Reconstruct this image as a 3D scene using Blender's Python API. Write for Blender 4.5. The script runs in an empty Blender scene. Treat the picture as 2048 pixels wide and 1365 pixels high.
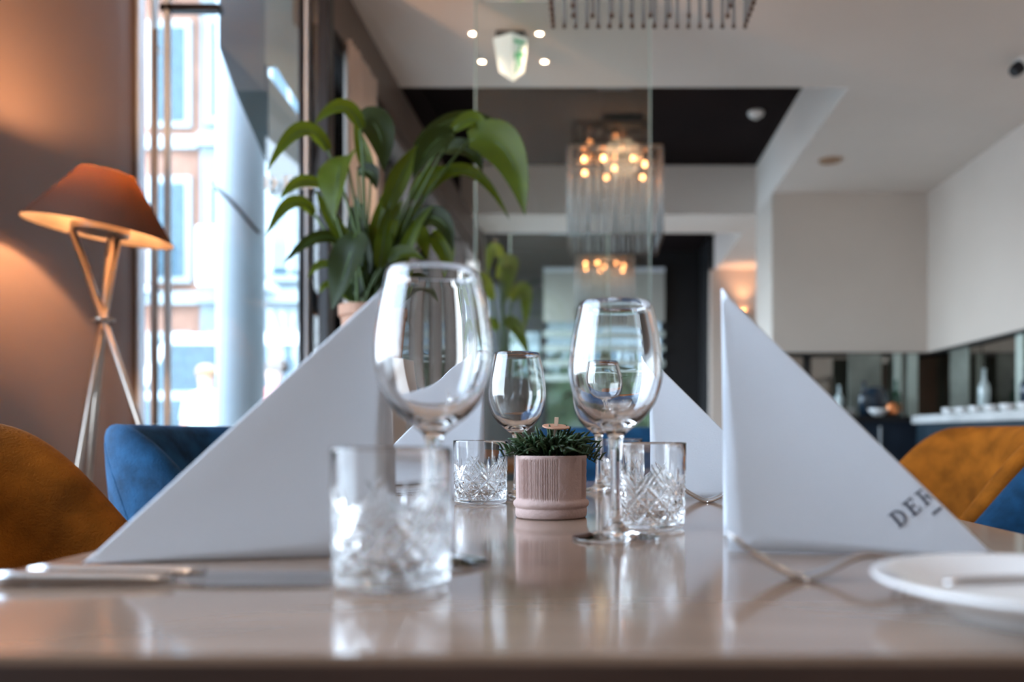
import bpy, bmesh, math, random
from mathutils import Vector, Matrix
PI = math.pi
C = bpy.context.scene.collection
sc = bpy.context.scene
random.seed(7)

# ------------------------------------------------------------------ camera, world, light, exposure
F = 1650.0                      # focal length in pixels of the 2048 wide frame
EYE = 0.8436                    # camera height
TZ = 0.75                       # table top height
cam = bpy.data.cameras.new('camera'); co = bpy.data.objects.new('camera', cam); C.objects.link(co)
co.location = (0, 0, EYE); co.rotation_euler = (PI/2, 0, 0)
cam.sensor_width = 36; cam.lens = F/2048*36
cam.shift_x = (1024-1190)/2048; cam.shift_y = (869-682.5)/2048
cam.clip_start = 0.05; cam.clip_end = 200
cam.dof.use_dof = True; cam.dof.focus_distance = 1.01; cam.dof.aperture_fstop = 2.8
sc.camera = co
sc.view_settings.view_transform = 'Standard'; sc.view_settings.look = 'None'
sc.view_settings.gamma = 1; sc.view_settings.use_curve_mapping = False
sc.view_settings.exposure = 2.08
sc.cycles.max_bounces = 14; sc.cycles.transmission_bounces = 14; sc.cycles.transparent_max_bounces = 24
sc.cycles.diffuse_bounces = 5; sc.cycles.glossy_bounces = 6
sc.cycles.sample_clamp_indirect = 6

w = bpy.data.worlds.new('sky'); sc.world = w; w.use_nodes = True
nt = w.node_tree; nt.nodes.clear()
bg = nt.nodes.new('ShaderNodeBackground'); out = nt.nodes.new('ShaderNodeOutputWorld')
tc = nt.nodes.new('ShaderNodeTexCoord'); sep = nt.nodes.new('ShaderNodeSeparateXYZ'); rp = nt.nodes.new('ShaderNodeValToRGB')
nt.links.new(tc.outputs['Generated'], sep.inputs[0]); nt.links.new(sep.outputs['Z'], rp.inputs[0])
rp.color_ramp.elements[0].position = 0.0; rp.color_ramp.elements[0].color = (0.76, 0.88, 1.0, 1)
rp.color_ramp.elements[1].position = 0.8; rp.color_ramp.elements[1].color = (0.50, 0.72, 1.0, 1)
nt.links.new(rp.outputs[0], bg.inputs[0]); bg.inputs[1].default_value = 3.0
nt.links.new(bg.outputs[0], out.inputs[0])

def portal(loc, rot, sx, sy):
    l = bpy.data.lights.new('window_portal', 'AREA'); l.shape = 'RECTANGLE'; l.size = sx; l.size_y = sy
    l.cycles.is_portal = True
    o = bpy.data.objects.new('window_portal', l); C.objects.link(o); o.location = loc; o.rotation_euler = rot
# light enters through: facade right of the bay, the glazed bay, the street windows on the left and the rear windows
portal((-1.35, 5.8, 1.3), (0, -PI/2, 0), 2.5, 4.8)
portal((-1.5, 3.5, 1.4), (-PI/2, 0, 0), 0.8, 2.7)
portal((-2.0, 0.70, 1.52), (0, -PI/2, 0), 2.35, 2.7)
sun = bpy.data.lights.new('sun', 'SUN'); sun.energy = 1.3; sun.angle = math.radians(.6); sun.color = (1.0, .95, .88)
so_ = bpy.data.objects.new('sun', sun); C.objects.link(so_); so_.rotation_euler = (math.radians(38), 0, math.radians(28))

def spot(loc, power, col, size=math.radians(120), blend=0.8, r=0.04, rot=(0, 0, 0)):
    l = bpy.data.lights.new('spot_lamp', 'SPOT'); l.energy = power; l.color = col; l.spot_size = size; l.spot_blend = blend; l.shadow_soft_size = r
    o = bpy.data.objects.new('spot_lamp', l); C.objects.link(o); o.location = loc; o.rotation_euler = rot
def bulb_light(loc, power, col, r=0.03):
    l = bpy.data.lights.new('bulb_lamp', 'POINT'); l.energy = power; l.color = col; l.shadow_soft_size = r
    o = bpy.data.objects.new('bulb_lamp', l); C.objects.link(o); o.location = loc
WARM = (1.0, 0.72, 0.45)

# ------------------------------------------------------------------ helpers
def at(px, py, d):
    return Vector(((px-1190)*d/F, d, EYE+(869-py)*d/F))

MATS = {}
def mat(name, col, rough=0.5, metal=0.0, noise=0.0, nscale=8, bump=0.0, bscale=60, stretch=None, sheen=0, coat=0, emit=None, estr=0, trans=0, ior=1.45, spec=0.5, col2=None, sub=0):
    if name in MATS: return MATS[name]
    m = bpy.data.materials.new(name); m.use_nodes = True; n = m.node_tree; b = n.nodes['Principled BSDF']
    b.inputs['Base Color'].default_value = (*col, 1); b.inputs['Roughness'].default_value = rough; b.inputs['Metallic'].default_value = metal
    b.inputs['IOR'].default_value = ior; b.inputs['Transmission Weight'].default_value = trans
    b.inputs['Specular IOR Level'].default_value = spec
    if sheen:
        b.inputs['Sheen Weight'].default_value = sheen; b.inputs['Sheen Roughness'].default_value = 0.35
        b.inputs['Sheen Tint'].default_value = (min(1, col[0]*3+.3), min(1, col[1]*3+.3), min(1, col[2]*3+.3), 1)
    if coat: b.inputs['Coat Weight'].default_value = coat; b.inputs['Coat Roughness'].default_value = 0.08
    if emit: b.inputs['Emission Color'].default_value = (*emit, 1); b.inputs['Emission Strength'].default_value = estr
    tcn = n.nodes.new('ShaderNodeTexCoord'); mp = n.nodes.new('ShaderNodeMapping'); n.links.new(tcn.outputs['Object'], mp.inputs[0])
    if stretch: mp.inputs['Scale'].default_value = stretch
    if noise or col2:
        nz = n.nodes.new('ShaderNodeTexNoise'); nz.inputs['Scale'].default_value = nscale; nz.inputs['Detail'].default_value = 5
        n.links.new(mp.outputs[0], nz.inputs['Vector'])
        r = n.nodes.new('ShaderNodeValToRGB'); n.links.new(nz.outputs['Fac'], r.inputs[0])
        r.color_ramp.elements[0].position = 0.3; r.color_ramp.elements[1].position = 0.7
        c2 = col2 if col2 else tuple(c*(1-noise) for c in col)
        r.color_ramp.elements[0].color = (*c2, 1); r.color_ramp.elements[1].color = (*[min(1, c*(1+noise*.5)) for c in col], 1)
        n.links.new(r.outputs[0], b.inputs['Base Color'])
    if bump:
        nz2 = n.nodes.new('ShaderNodeTexNoise'); nz2.inputs['Scale'].default_value = bscale; nz2.inputs['Detail'].default_value = 4
        n.links.new(mp.outputs[0], nz2.inputs['Vector'])
        bp = n.nodes.new('ShaderNodeBump'); bp.inputs['Strength'].default_value = bump; bp.inputs['Distance'].default_value = 0.003
        n.links.new(nz2.outputs['Fac'], bp.inputs['Height']); n.links.new(bp.outputs[0], b.inputs['Normal'])
    MATS[name] = m; return m

def pane_mat(name, tint, gloss=0.9, body=0.0, bodycol=(1, 1, 1)):
    """thin sheet glass: clear with a mirror reflection that grows at grazing angles"""
    if name in MATS: return MATS[name]
    m = bpy.data.materials.new(name); m.use_nodes = True; n = m.node_tree; n.nodes.clear()
    o = n.nodes.new('ShaderNodeOutputMaterial'); t = n.nodes.new('ShaderNodeBsdfTransparent'); t.inputs[0].default_value = (*tint, 1)
    g = n.nodes.new('ShaderNodeBsdfGlossy'); g.inputs['Roughness'].default_value = 0.02; g.inputs[0].default_value = (gloss, gloss, gloss, 1)
    fr = n.nodes.new('ShaderNodeFresnel'); fr.inputs['IOR'].default_value = 1.5
    mx = n.nodes.new('ShaderNodeMixShader'); n.links.new(fr.outputs[0], mx.inputs[0]); n.links.new(t.outputs[0], mx.inputs[1]); n.links.new(g.outputs[0], mx.inputs[2])
    last = mx
    if body:
        d = n.nodes.new('ShaderNodeBsdfTranslucent'); d.inputs[0].default_value = (*bodycol, 1)
        d2 = n.nodes.new('ShaderNodeBsdfDiffuse'); d2.inputs[0].default_value = (*bodycol, 1)
        m1 = n.nodes.new('ShaderNodeMixShader'); n.links.new(d.outputs[0], m1.inputs[1]); n.links.new(d2.outputs[0], m1.inputs[2])
        m2 = n.nodes.new('ShaderNodeMixShader'); m2.inputs[0].default_value = body
        n.links.new(mx.outputs[0], m2.inputs[1]); n.links.new(m1.outputs[0], m2.inputs[2]); last = m2
    n.links.new(last.outputs[0], o.inputs[0]); MATS[name] = m; return m

def leafmat(name, col, tcol, f):
    m = mat(name, col, 0.42, noise=.45, nscale=9, spec=.2); n = m.node_tree; b = n.nodes['Principled BSDF']; o = n.nodes['Material Output']
    t = n.nodes.new('ShaderNodeBsdfTranslucent'); t.inputs[0].default_value = (*tcol, 1)
    x = n.nodes.new('ShaderNodeMixShader'); x.inputs[0].default_value = f
    n.links.new(b.outputs[0], x.inputs[1]); n.links.new(t.outputs[0], x.inputs[2]); n.links.new(x.outputs[0], o.inputs[0]); return m

def emis(name, col, strength):
    if name in MATS: return MATS[name]
    m = bpy.data.materials.new(name); m.use_nodes = True; n = m.node_tree; n.nodes.clear()
    o = n.nodes.new('ShaderNodeOutputMaterial'); e = n.nodes.new('ShaderNodeEmission'); e.inputs[0].default_value = (*col, 1); e.inputs[1].default_value = strength
    n.links.new(e.outputs[0], o.inputs[0]); MATS[name] = m; return m

class MB:
    def __init__(s): s.v = []; s.f = []; s.mi = []; s.cur = 0
    def add(s, vs, fs):
        k = len(s.v); s.v += [tuple(v) for v in vs]; s.f += [tuple(i+k for i in f) for f in fs]; s.mi += [s.cur]*len(fs); return s
    def box(s, x0, x1, y0, y1, z0, z1, M=None):
        vs = [Vector(p) for p in ((x0,y0,z0),(x1,y0,z0),(x1,y1,z0),(x0,y1,z0),(x0,y0,z1),(x1,y0,z1),(x1,y1,z1),(x0,y1,z1))]
        if M: vs = [M @ v for v in vs]
        return s.add(vs, [(0,3,2,1),(4,5,6,7),(0,1,5,4),(1,2,6,5),(2,3,7,6),(3,0,4,7)])
    def lathe(s, prof, seg=48, c=(0, 0, 0), M=None, close=False):
        vs = []; fs = []
        for (r, z) in prof:
            for k in range(seg):
                a = 2*PI*k/seg; v = Vector((r*math.cos(a)+c[0], r*math.sin(a)+c[1], z+c[2]))
                vs.append(M @ v if M else v)
        n = len(prof)
        for i in range(n-1 if not close else n):
            j = (i+1) % n
            for k in range(seg):
                l = (k+1) % seg; fs.append((i*seg+k, i*seg+l, j*seg+l, j*seg+k))
        if not close:
            if prof[0][0] > 1e-6: fs.append(tuple(range(seg))[::-1])
            if prof[-1][0] > 1e-6: fs.append(tuple((n-1)*seg+k for k in range(seg)))
        return s.add(vs, fs)
    def tube(s, pts, r, seg=10, cap=True, flat=1.0):
        pts = [Vector(p) for p in pts]; n = len(pts)
        rs = r if isinstance(r, (list, tuple)) else [r]*n
        vs = []; fs = []; prev = None
        for i, p in enumerate(pts):
            t = (pts[min(i+1, n-1)]-pts[max(i-1, 0)]).normalized()
            if prev is None:
                up = Vector((0, 0, 1)) if abs(t.z) < 0.9 else Vector((1, 0, 0))
                a = t.cross(up).normalized()
            else:
                a = (prev - t*prev.dot(t)).normalized()
            prev = a; b = a.cross(t).normalized()
            for k in range(seg):
                q = 2*PI*k/seg; vs.append(p + a*math.cos(q)*rs[i] + b*math.sin(q)*rs[i]*flat)
        for i in range(n-1):
            for k in range(seg):
                l = (k+1) % seg; fs.append((i*seg+k, i*seg+l, (i+1)*seg+l, (i+1)*seg+k))
        if cap: fs.append(tuple(range(seg))[::-1]); fs.append(tuple((n-1)*seg+k for k in range(seg)))
        return s.add(vs, fs)
    def build(s, name, m, parent=None, smooth=False, bevel=0, sub=0, loc=None, solid=0, autosm=False):
        me = bpy.data.meshes.new(name); me.from_pydata(s.v, [], s.f)
        ms = m if isinstance(m, (list, tuple)) else [m]
        for x in ms: me.materials.append(x)
        for i, p in enumerate(me.polygons): p.material_index = s.mi[i]; p.use_smooth = smooth
        bm = bmesh.new(); bm.from_mesh(me)
        if smooth: bmesh.ops.remove_doubles(bm, verts=bm.verts, dist=1e-6)
        bmesh.ops.recalc_face_normals(bm, faces=bm.faces); bm.to_mesh(me); bm.free()
        o = bpy.data.objects.new(name, me); C.objects.link(o)
        if parent: o.parent = parent
        if loc: o.location = loc
        if solid:
            q = o.modifiers.new('thick', 'SOLIDIFY'); q.thickness = solid; q.offset = 0
        if bevel:
            q = o.modifiers.new('round', 'BEVEL'); q.width = bevel; q.segments = 3; q.limit_method = 'ANGLE'
        if sub:
            q = o.modifiers.new('soft', 'SUBSURF'); q.levels = sub; q.render_levels = sub
        return o

def thing(name, label, cat, loc=(0, 0, 0), rotz=0, group=None):
    o = bpy.data.objects.new(name, None); C.objects.link(o); o.empty_display_size = .05
    o.location = loc; o.rotation_euler = (0, 0, rotz); o['label'] = label; o['category'] = cat
    if group: o['group'] = group
    return o
def tag(o, label, cat, group=None, kind=None):
    o['label'] = label; o['category'] = cat
    if group: o['group'] = group
    if kind: o['kind'] = kind
    return o
def struct(o, label=None):
    o['kind'] = 'structure'
    if label: o['label'] = label
    return o
def dup(root, loc, rotz, label, group=None):
    r = root.copy(); C.objects.link(r); r.location = loc; r.rotation_euler = (0, 0, rotz); r['label'] = label
    if group: r['group'] = group
    for ch in list(root.children):
        c = ch.copy(); C.objects.link(c); c.parent = r
        for g in ch.children:
            d = g.copy(); C.objects.link(d); d.parent = c
    return r
def bez(p0, p1, p2, t): return p0*(1-t)**2 + p1*2*t*(1-t) + p2*t*t

# ------------------------------------------------------------------ materials
M_ceil = mat('ceiling_white', (0.76, 0.67, 0.605), 0.7, noise=0.03, nscale=2)
M_wallw = mat('wall_offwhite', (0.62, 0.535, 0.47), 0.35, noise=0.04, nscale=1.5)
M_brown = mat('wall_brown', (0.20, 0.13, 0.105), 0.6, noise=0.08, nscale=1.5, bump=.1, bscale=120)
M_dark = mat('dark_ceiling', (0.011, 0.007, 0.007), 0.85, noise=.2, nscale=2, spec=.1)
M_black = mat('black_paint', (0.008, 0.008, 0.009), 0.5, noise=.2)
M_blackm = mat('black_metal', (0.015, 0.016, 0.02), 0.35, metal=.3, noise=.2)
M_bronze = mat('bronze_trim', (0.17, 0.13, 0.11), 0.45, metal=.3, noise=.2, nscale=2)
M_alu = mat('aluminium', (0.66, 0.70, 0.75), 0.35, metal=.1, noise=.08)
M_steel = mat('steel', (0.62, 0.60, 0.59), 0.16, metal=1.0, noise=.05, nscale=30)
M_brushed = mat('brushed_nickel', (0.42, 0.36, 0.31), 0.3, metal=1.0, noise=.08, nscale=30)
M_floor = mat('floor_wood', (0.36, 0.27, 0.20), 0.35, noise=.35, nscale=3, stretch=(8, 1, 1))
M_tab = mat('table_laminate', (0.30, 0.205, 0.15), 0.13, noise=.16, nscale=5, stretch=(1.2, 9, 1), spec=.6, coat=.25)
M_tabe = mat('table_edge', (0.055, 0.032, 0.025), 0.35, noise=.3, nscale=6, stretch=(1, 1, 10))
M_oak = mat('oak_wood', (0.24, 0.10, 0.035), 0.35, noise=.35, nscale=5, stretch=(1, 8, 1))
M_nap = mat('napkin_paper', (0.73, 0.78, 0.85), 0.85, noise=.03, nscale=3, bump=.25, bscale=900)
M_ink = mat('grey_ink', (0.09, 0.10, 0.14), 0.7, noise=.1)
M_glass = mat('clear_glass', (1, 1, 1), 0.0, trans=1.0, ior=1.5)
M_blue = mat('blue_velvet', (0.009, 0.050, 0.115), 0.85, noise=.6, nscale=22, bump=.5, bscale=260, sheen=.12, spec=.15)
M_or = mat('ochre_velvet', (0.28, 0.088, 0.008), 0.85, noise=.5, nscale=16, bump=.5, bscale=260, sheen=.06, spec=.12)
M_navy = mat('navy_fabric', (0.006, 0.016, 0.032), 0.7, noise=.3)
M_terra = mat('pink_terracotta', (0.42, 0.295, 0.265), 0.85, noise=.12, nscale=25, bump=.3, bscale=250)
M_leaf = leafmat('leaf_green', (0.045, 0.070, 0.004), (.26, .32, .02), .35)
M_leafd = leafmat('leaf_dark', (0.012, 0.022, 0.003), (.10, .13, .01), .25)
M_stem = mat('stem_green', (0.055, 0.095, 0.02), 0.45, noise=.3)
M_succ = mat('needle_green', (0.022, 0.055, 0.016), 0.5, noise=.6, nscale=60)
M_china = mat('white_china', (0.80, 0.80, 0.80), 0.12, noise=.02, coat=.4)
M_pane = pane_mat('window_glass', (0.93, 0.96, 0.96))
M_green = pane_mat('green_glass', (0.955, 0.975, 0.965), body=.008, bodycol=(.6, .75, .68))
M_edge = mat('glass_edge', (0.38, 0.50, 0.46), 0.2, noise=.1)
M_rod = pane_mat('crystal_rod', (0.97, 0.97, 0.97), .6, body=.20, bodycol=(.95, .95, .95))
M_rodtip = mat('rod_tip', (0.07, 0.035, 0.02), 0.3, metal=.4, noise=.2)
M_warmb = emis('warm_bulb', (1.0, .36, .12), 6)
M_down = emis('downlight_glow', (1.0, .66, .42), 9)
M_white = mat('white_plastic', (0.82, 0.82, 0.80), 0.4, noise=.02)
M_mirror = mat('smoked_mirror', (0.33, 0.31, 0.28), 0.06, metal=1.0, noise=.1)
M_copper = mat('copper', (0.75, 0.26, 0.10), 0.25, metal=1.0, noise=.1)

# ------------------------------------------------------------------ room shell
ZC = EYE + 1.96; ZD = EYE + 2.40        # white ceiling, dark ceiling of the recesses
XL = -1.10; XR = 1.437; XW = 2.70
def sbox(name, m, x0, x1, y0, y1, z0, z1, label=None, bevel=0):
    return struct(MB().box(x0, x1, y0, y1, z0, z1).build(name, m, bevel=bevel), label)
sbox('floor', M_floor, -2.05, 2.9, -3.5, 11.2, -0.1, 0)
cm = MB()
cm.box(-2.05, 2.9, -3.5, 3.5, ZC, ZC+.6); cm.box(XL-.2, 2.9, 3.5, 4.66, ZC, ZC+.6)          # over the table
cm.box(XR, 2.9, 4.66, 11.0, ZC, ZC+.6)            # right of the recesses
cm.box(XL-.2, XR, 7.36, 8.04, ZC, ZC+.6)          # beam between the two recesses
struct(cm.build('ceiling', M_ceil))
sbox('ceiling_recess', M_dark, XL-.2, XR, 4.66, 7.36, ZD, ZD+.16)
sbox('ceiling_recess', M_dark, XL-.2, XR, 8.04, 11.0, ZD, ZD+.16)
# right hand walls: hood over the bar
sbox('wall_right', M_wallw, XW, 2.9, 2.0, 6.7, 1.508, ZC)
sbox('wall_right_lower', M_wallw, 2.78, 2.9, 2.0, 6.7, 0, 1.508)
sbox('wall_right_rear', M_wallw, XW, 2.9, -3.5, 2.0, 0, ZC)
sbox('wall_bar', M_wallw, XR, 2.9, 6.7, 7.36, 1.508, ZC)
sbox('wall_bar_lower', M_black, XR+.02, 2.9, 6.85, 7.36, 0, 1.508)
# brown wall behind the floor lamp
sbox('trim_1', M_bronze, -1.90, -1.868, 3.36, 3.42, 0, ZC)
# street side wall left of the camera: sill, head and piers around large openings
wl = MB()
for (y0, y1) in ((-3.5, -.65), (2.05, 3.42)): wl.box(-2.05, -1.88, y0, y1, 0, ZC)
wl.box(-2.05, -1.88, -.65, 2.05, 0, .35); wl.box(-2.05, -1.88, -.65, 2.05, 2.70, ZC)
struct(wl.build('wall_left', M_brown))
wr = MB(); wr.box(-2.05, 2.9, -3.62, -3.5, 0, ZC)
struct(wr.build('wall_rear', M_wallw))

# glazed bay facing the table (frontal, y = 3.36)
def vbar(mb, px0, px1, d, z0=0.0, z1=ZC, th=.05, dy=0):
    mb.box((px0-1190)*d/F, (px1-1190)*d/F, d+dy, d+dy+th, z0, z1)
wf = MB(); d = 3.36
vbar(wf, 272, 277, d); vbar(wf, 300, 304, d); vbar(wf, 327, 336, d, th=.03); vbar(wf, 609, 614, d)
win = struct(wf.build('window_1', M_alu, bevel=.003), 'glazed bay with pale aluminium posts beside the brown wall')
fb = MB(); vbar(fb, 597, 604, d); vbar(fb, 636, 656, d, 0, ZC, .08)
fb.box((318-1190)*d/F, (437-1190)*d/F, d, d+.04, EYE+(869-20)*d/F, EYE+(869-6)*d/F)
fb.build('window_frame', M_blackm, win, bevel=.003)
gp = MB(); gp.box((297-1190)*d/F, (606-1190)*d/F, d+.02, d+.028, 0.02, ZC); gp.build('window_pane', M_pane, win)
gp = MB(); gp.box((624-1190)*d/F, (640-1190)*d/F, d+.02, d+.028, 0.02, ZC); gp.build('window_pane', M_pane, win)
hd = MB(); dd = 3.27
hd.tube([at(311, 60, dd), at(311, 850, dd)], .010, 14)
for yy in (86, 575): hd.tube([at(311, yy, dd), Vector((at(311, yy, dd).x-.03, 3.36, at(311, yy, dd).z))], .008)
hd.build('door_handle', M_steel, win, smooth=True)

# facade receding on the left (x = -1.10)
posts = [3.44, 4.3, 5.2, 6.1, 7.0, 7.9]
for i in range(5):
    y0, y1 = posts[i], posts[i+1]
    f = MB(); f.box(XL-.14, XL-.02, y0, y0+.07, 0, 2.56); f.box(XL-.14, XL-.02, y0, y1, 0, .12); f.box(XL-.14, XL-.02, y0, y1, 2.5, 2.56)
    o = struct(f.build('window_%d' % (i+2), M_bronze if i else M_blackm, bevel=.004))
    p = MB(); p.box(XL-.09, XL-.082, y0+.07, y1, .12, 2.5); p.build('window_pane', M_pane, o)
sbox('trim_2', M_bronze, XL-.16, XL, 3.44, 8.04, 2.56, ZC)
sbox('trim_3', M_dark, XL-.22, XL-.10, 4.66, 11.0, ZC, ZD)
sbox('column_1', M_wallw, XL-.25, XL+.0, 8.04, 8.25, 0, ZC, 'white painted pier at the far end of the street windows')
sbox('trim_4', M_bronze, XL-.02, XL+.02, 7.9, 8.04, 0, ZC)
# far end wall, dark, with a window in it
wx0, wx1 = (1088-1190)*10.8/F, (1328-1190)*10.8/F
em = MB(); em.box(-1.4, -1.12, 10.8, 10.95, 0, ZD); em.box(-1.12, wx0, 10.8, 10.95, 2.2, ZD); em.box(-1.12, wx0, 10.8, 10.95, 0, .3); em.box(wx0, wx1, 10.8, 10.95, 2.96, ZD); em.box(wx1, XR, 10.8, 10.95, 0, ZD)
em.box(wx0-.06, wx0, 10.8, 10.95, .3, 2.2)
struct(em.build('wall_back', M_black))
sbox('wall_back_right', M_wallw, XR-.06, 2.9, 9.8, 9.95, 0, ZC, 'pale wall at the end of the side passage')
sbox('wall_passage', M_black, XR-.06, XR, 9.95, 10.8, 0, ZD)
sbox('wall_passage_right', M_wallw, 2.6, 2.75, 7.36, 9.8, 0, ZC)
f = MB(); f.box(wx0, wx0+.04, 10.84, 10.9, 0, 2.96); f.box(wx1-.04, wx1, 10.84, 10.9, 0, 2.96); f.box(wx0, wx1, 10.84, 10.9, 2.92, 2.96)
o = struct(f.build('window_7', M_blackm)); g = MB(); g.box(wx0, wx1, 10.86, 10.868, 0, 2.92); g.build('window_pane', M_pane, o)
g = MB(); g.box(-1.12, wx0-.06, 10.86, 10.868, .3, 2.2); g.build('window_pane', M_green, o)
bl = thing('roller_blind', 'pale blind with slats lowered over the far end window', 'blind', ((wx0+wx1)/2, 10.7, 1.0))
ww = (wx1-wx0)/2
MB().box(-ww, ww, -.01, .01, 1.3, 1.95).build('fabric', mat('blind_cloth', (.36, .35, .31), .8, noise=.06), bl)
MB().box(-ww, ww, -.03, .10, 1.95, 2.0).build('headrail', M_alu, bl)
for k in range(4):
    zz = 1.15-k*.19
    MB().box(-ww, ww, -.03, .03, zz-.045, zz+.03).build('slat', mat('slat_white', (.42, .46, .42), .6, noise=.05), bl)

# ------------------------------------------------------------------ the street outside
sbox('street_ground', mat('asphalt', (.42, .41, .39), .9, noise=.2, nscale=3), -40, 30, -12, 45, -.2, -.12)
brick = mat('brick_wall', (.24, .13, .095), .9, noise=.3, nscale=1.2)
stone = mat('pale_stone', (.17, .20, .22), .8, noise=.15, nscale=1)
wht = mat('white_render', (.27, .31, .33), .8, noise=.06)
darkw = mat('dark_window', (.04, .08, .11), .15, noise=.3)
def house(name, label, x0, x1, y, h, m, nwin, seed):
    random.seed(seed)
    t = thing(name, label, 'building', ((x0+x1)/2, y, -.12))
    hw = (x1-x0)/2
    MB().box(-hw, hw, 0, 6, 0, h).build('wall', m, t)
    z = 1.0; fl = 0
    while z < h-2:
        st = MB().box(-hw, hw, -.12, 0, z-.55, z-.3).build('string_course', wht, t)
        for k in range(nwin):
            cx = -hw+(k+.5)*2*hw/nwin; ws = hw/nwin*.55
            fr = MB(); fr.box(cx-ws-.12, cx+ws+.12, -.10, .02, z-.12, z+2.0)
            fo = fr.build('window', wht, t)
            MB().box(cx-ws, cx-.04, -.12, -.09, z, z+1.85).box(cx+.04, cx+ws, -.12, -.09, z, z+1.85).build('pane', darkw, fo)
        if fl in (1, 3):
            b = MB(); b.box(-hw*.7, hw*.3, -.9, 0, z-.35, z-.22)
            for q in range(14): xx = -hw*.7+q*hw/13.0; b.box(xx-.02, xx+.02, -.88, -.84, z-.22, z+.7)
            b.box(-hw*.7, hw*.3, -.9, -.84, z+.7, z+.76); b.build('balcony', M_alu, t)
        z += 3.1; fl += 1
    return t
house('town_house', 'red brick town house with white windows across the street', -10.2, -7.9, 16.5, 14, brick, 2, 1)
house('town_house', 'pale stone town house with balconies next to the brick house', -7.8, -5.4, 16.3, 13, stone, 2, 2)
house('town_house', 'brick house further right across the street, behind the round column', -5.3, -2.6, 17.2, 12, brick, 2, 3)
house('town_house', 'grey stone house at the far right of the street row', -2.5, 6, 19, 11, stone, 5, 4)
house('town_house', 'white rendered house at the far left of the street row', -18, -10.4, 17, 12, wht, 5, 5)

hg = thing('hedge', 'dark green hedge outside the far end window', 'hedge', (-.3, 13.5, -.12))
hm = MB(); random.seed(5)
for k in range(900):
    p = Vector((random.uniform(-3, 3), random.uniform(-.4, .3), random.uniform(0, 2.2))); q = Vector([random.gauss(0, .14) for _ in range(3)]); q2 = Vector([random.gauss(0, .14) for _ in range(3)])
    hm.add([p, p+q, p+q+q2*.6, p+q2], [(0, 1, 2, 3)])
hm.box(-3, 3, -.2, .5, 0, 1.9)
hm.build('foliage', mat('hedge_green', (.014, .034, .010), .7, noise=.6, nscale=3), hg)
# reflections in the bay glass built as panels outside it; a round column
cv = MB()
def prism(mb, pts, d0, d1):
    n = len(pts); a = [at(x, y, d0) for x, y in pts]; b = [Vector((p.x, d1, p.z)) for p in a]
    mb.add(a+b, [tuple(range(n)), tuple(range(2*n-1, n-1, -1))]+[(i, (i+1) % n, n+(i+1) % n, n+i) for i in range(n)])
    return mb
prism(cv, [(438, -160), (438, 96), (470, 182), (530, 182), (530, -160)], 3.62, 3.66)
cn = cv.build('reflection_panel', mat('slate_blue_reflection', (.10, .135, .17), .7, noise=.12, nscale=2)); tag(cn, 'slate blue panel outside the glazed bay, standing in for a reflection in its glass', 'awning')  # made-up panel standing in for a reflection, not a real awning
prism(MB(), [(530, -160), (530, 128), (548, 128), (600, 212), (606, 212), (606, -160)], 3.60, 3.64).build('reflection_end', mat('grey_reflection', (.22, .26, .26), .7, noise=.1), cn)
prism(MB(), [(537, 152), (600, 236), (600, 388), (537, 388)], 3.60, 3.64).build('reflection_lower', mat('blue_grey_reflection', (.20, .25, .28), .7, noise=.1), cn)
c2 = prism(MB(), [(470, 182), (535, 330), (535, 182)], 3.62, 3.66).build('reflection_dark', mat('teal_reflection', (.025, .065, .09), .7, noise=.12), cn)
colx = (481-1190)*4.1/F
cl = struct(MB().lathe([(.112, -.1), (.112, 4.2)], 48, (colx, 4.1, 0)).build('column_2', mat('column_paint', (.38, .43, .48), .55, noise=.04), smooth=False), 'round grey column outside the glazed bay')
for p in cl.data.polygons: p.use_smooth = len(p.vertices) == 4
pts = []
for k in range(13):
    q = k/12; dx = -.110+.220*q; yy_ = 4.1-math.sqrt(max(0, .117**2-dx*dx)); zpx = 372+q*34+q**2.2*60
    pts.append(Vector((colx+dx, yy_, EYE+(869-zpx)*yy_/F)))
tag(MB().tube(pts, .008).build('cable', M_blackm, smooth=True), 'dark cable curving down across the round grey column', 'cable')

# parked van, car, people
def vehicle(label, x, y, L, H, m, name='car', cat='car'):
    t = thing(name, label, cat, (x, y, -.12))
    hl = L/2
    b = MB(); W = .85
    prof = [(-hl, .35), (-hl, .8), (-hl*.93, H*.6), (-hl*.6, H*.64), (-hl*.35, H), (hl*.75, H), (hl*.97, H*.62), (hl, .8), (hl, .35)]
    n = len(prof); vs = [(px_, -W, pz) for px_, pz in prof]+[(px_, W, pz) for px_, pz in prof]
    b.add(vs, [tuple(range(n)), tuple(range(2*n-1, n-1, -1))]+[(i, (i+1) % n, n+(i+1) % n, n+i) for i in range(n)])
    b.build('body', m, t, bevel=.06)
    g = MB(); g.add([(-hl*.5, -W-.01, H*.64), (-hl*.32, -W-.01, H*.93), (hl*.7, -W-.01, H*.93), (hl*.85, -W-.01, H*.64)], [(0, 1, 2, 3)])
    g.build('window', darkw, t, solid=.01)
    for sx in (-.6, .62):
        Mx = Matrix.Translation((hl*sx, -W+.1, .33)) @ Matrix.Rotation(PI/2, 4, 'X')
        wl = MB().lathe([(.18, -.1), (.31, -.1), (.33, -.05), (.33, .08), (.31, .1), (.18, .1)], 28, M=Mx, close=True).build('wheel', M_blackm, t)
        MB().lathe([(.0, .09), (.19, .09), (.19, .05)], 20, M=Mx).build('rim', M_alu, wl)
    return t
vehicle('silver grey car parked across the street', -5.35, 11.2, 4.2, 1.5, mat('car_silver', (.28, .34, .40), .25, metal=.4, noise=.03, coat=.5))
vehicle('white van parked in front of the pale stone house', -6.1, 14.2, 4.8, 2.6, mat('van_white', (.5, .52, .54), .3, noise=.02, coat=.3), 'van', 'van')

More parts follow.
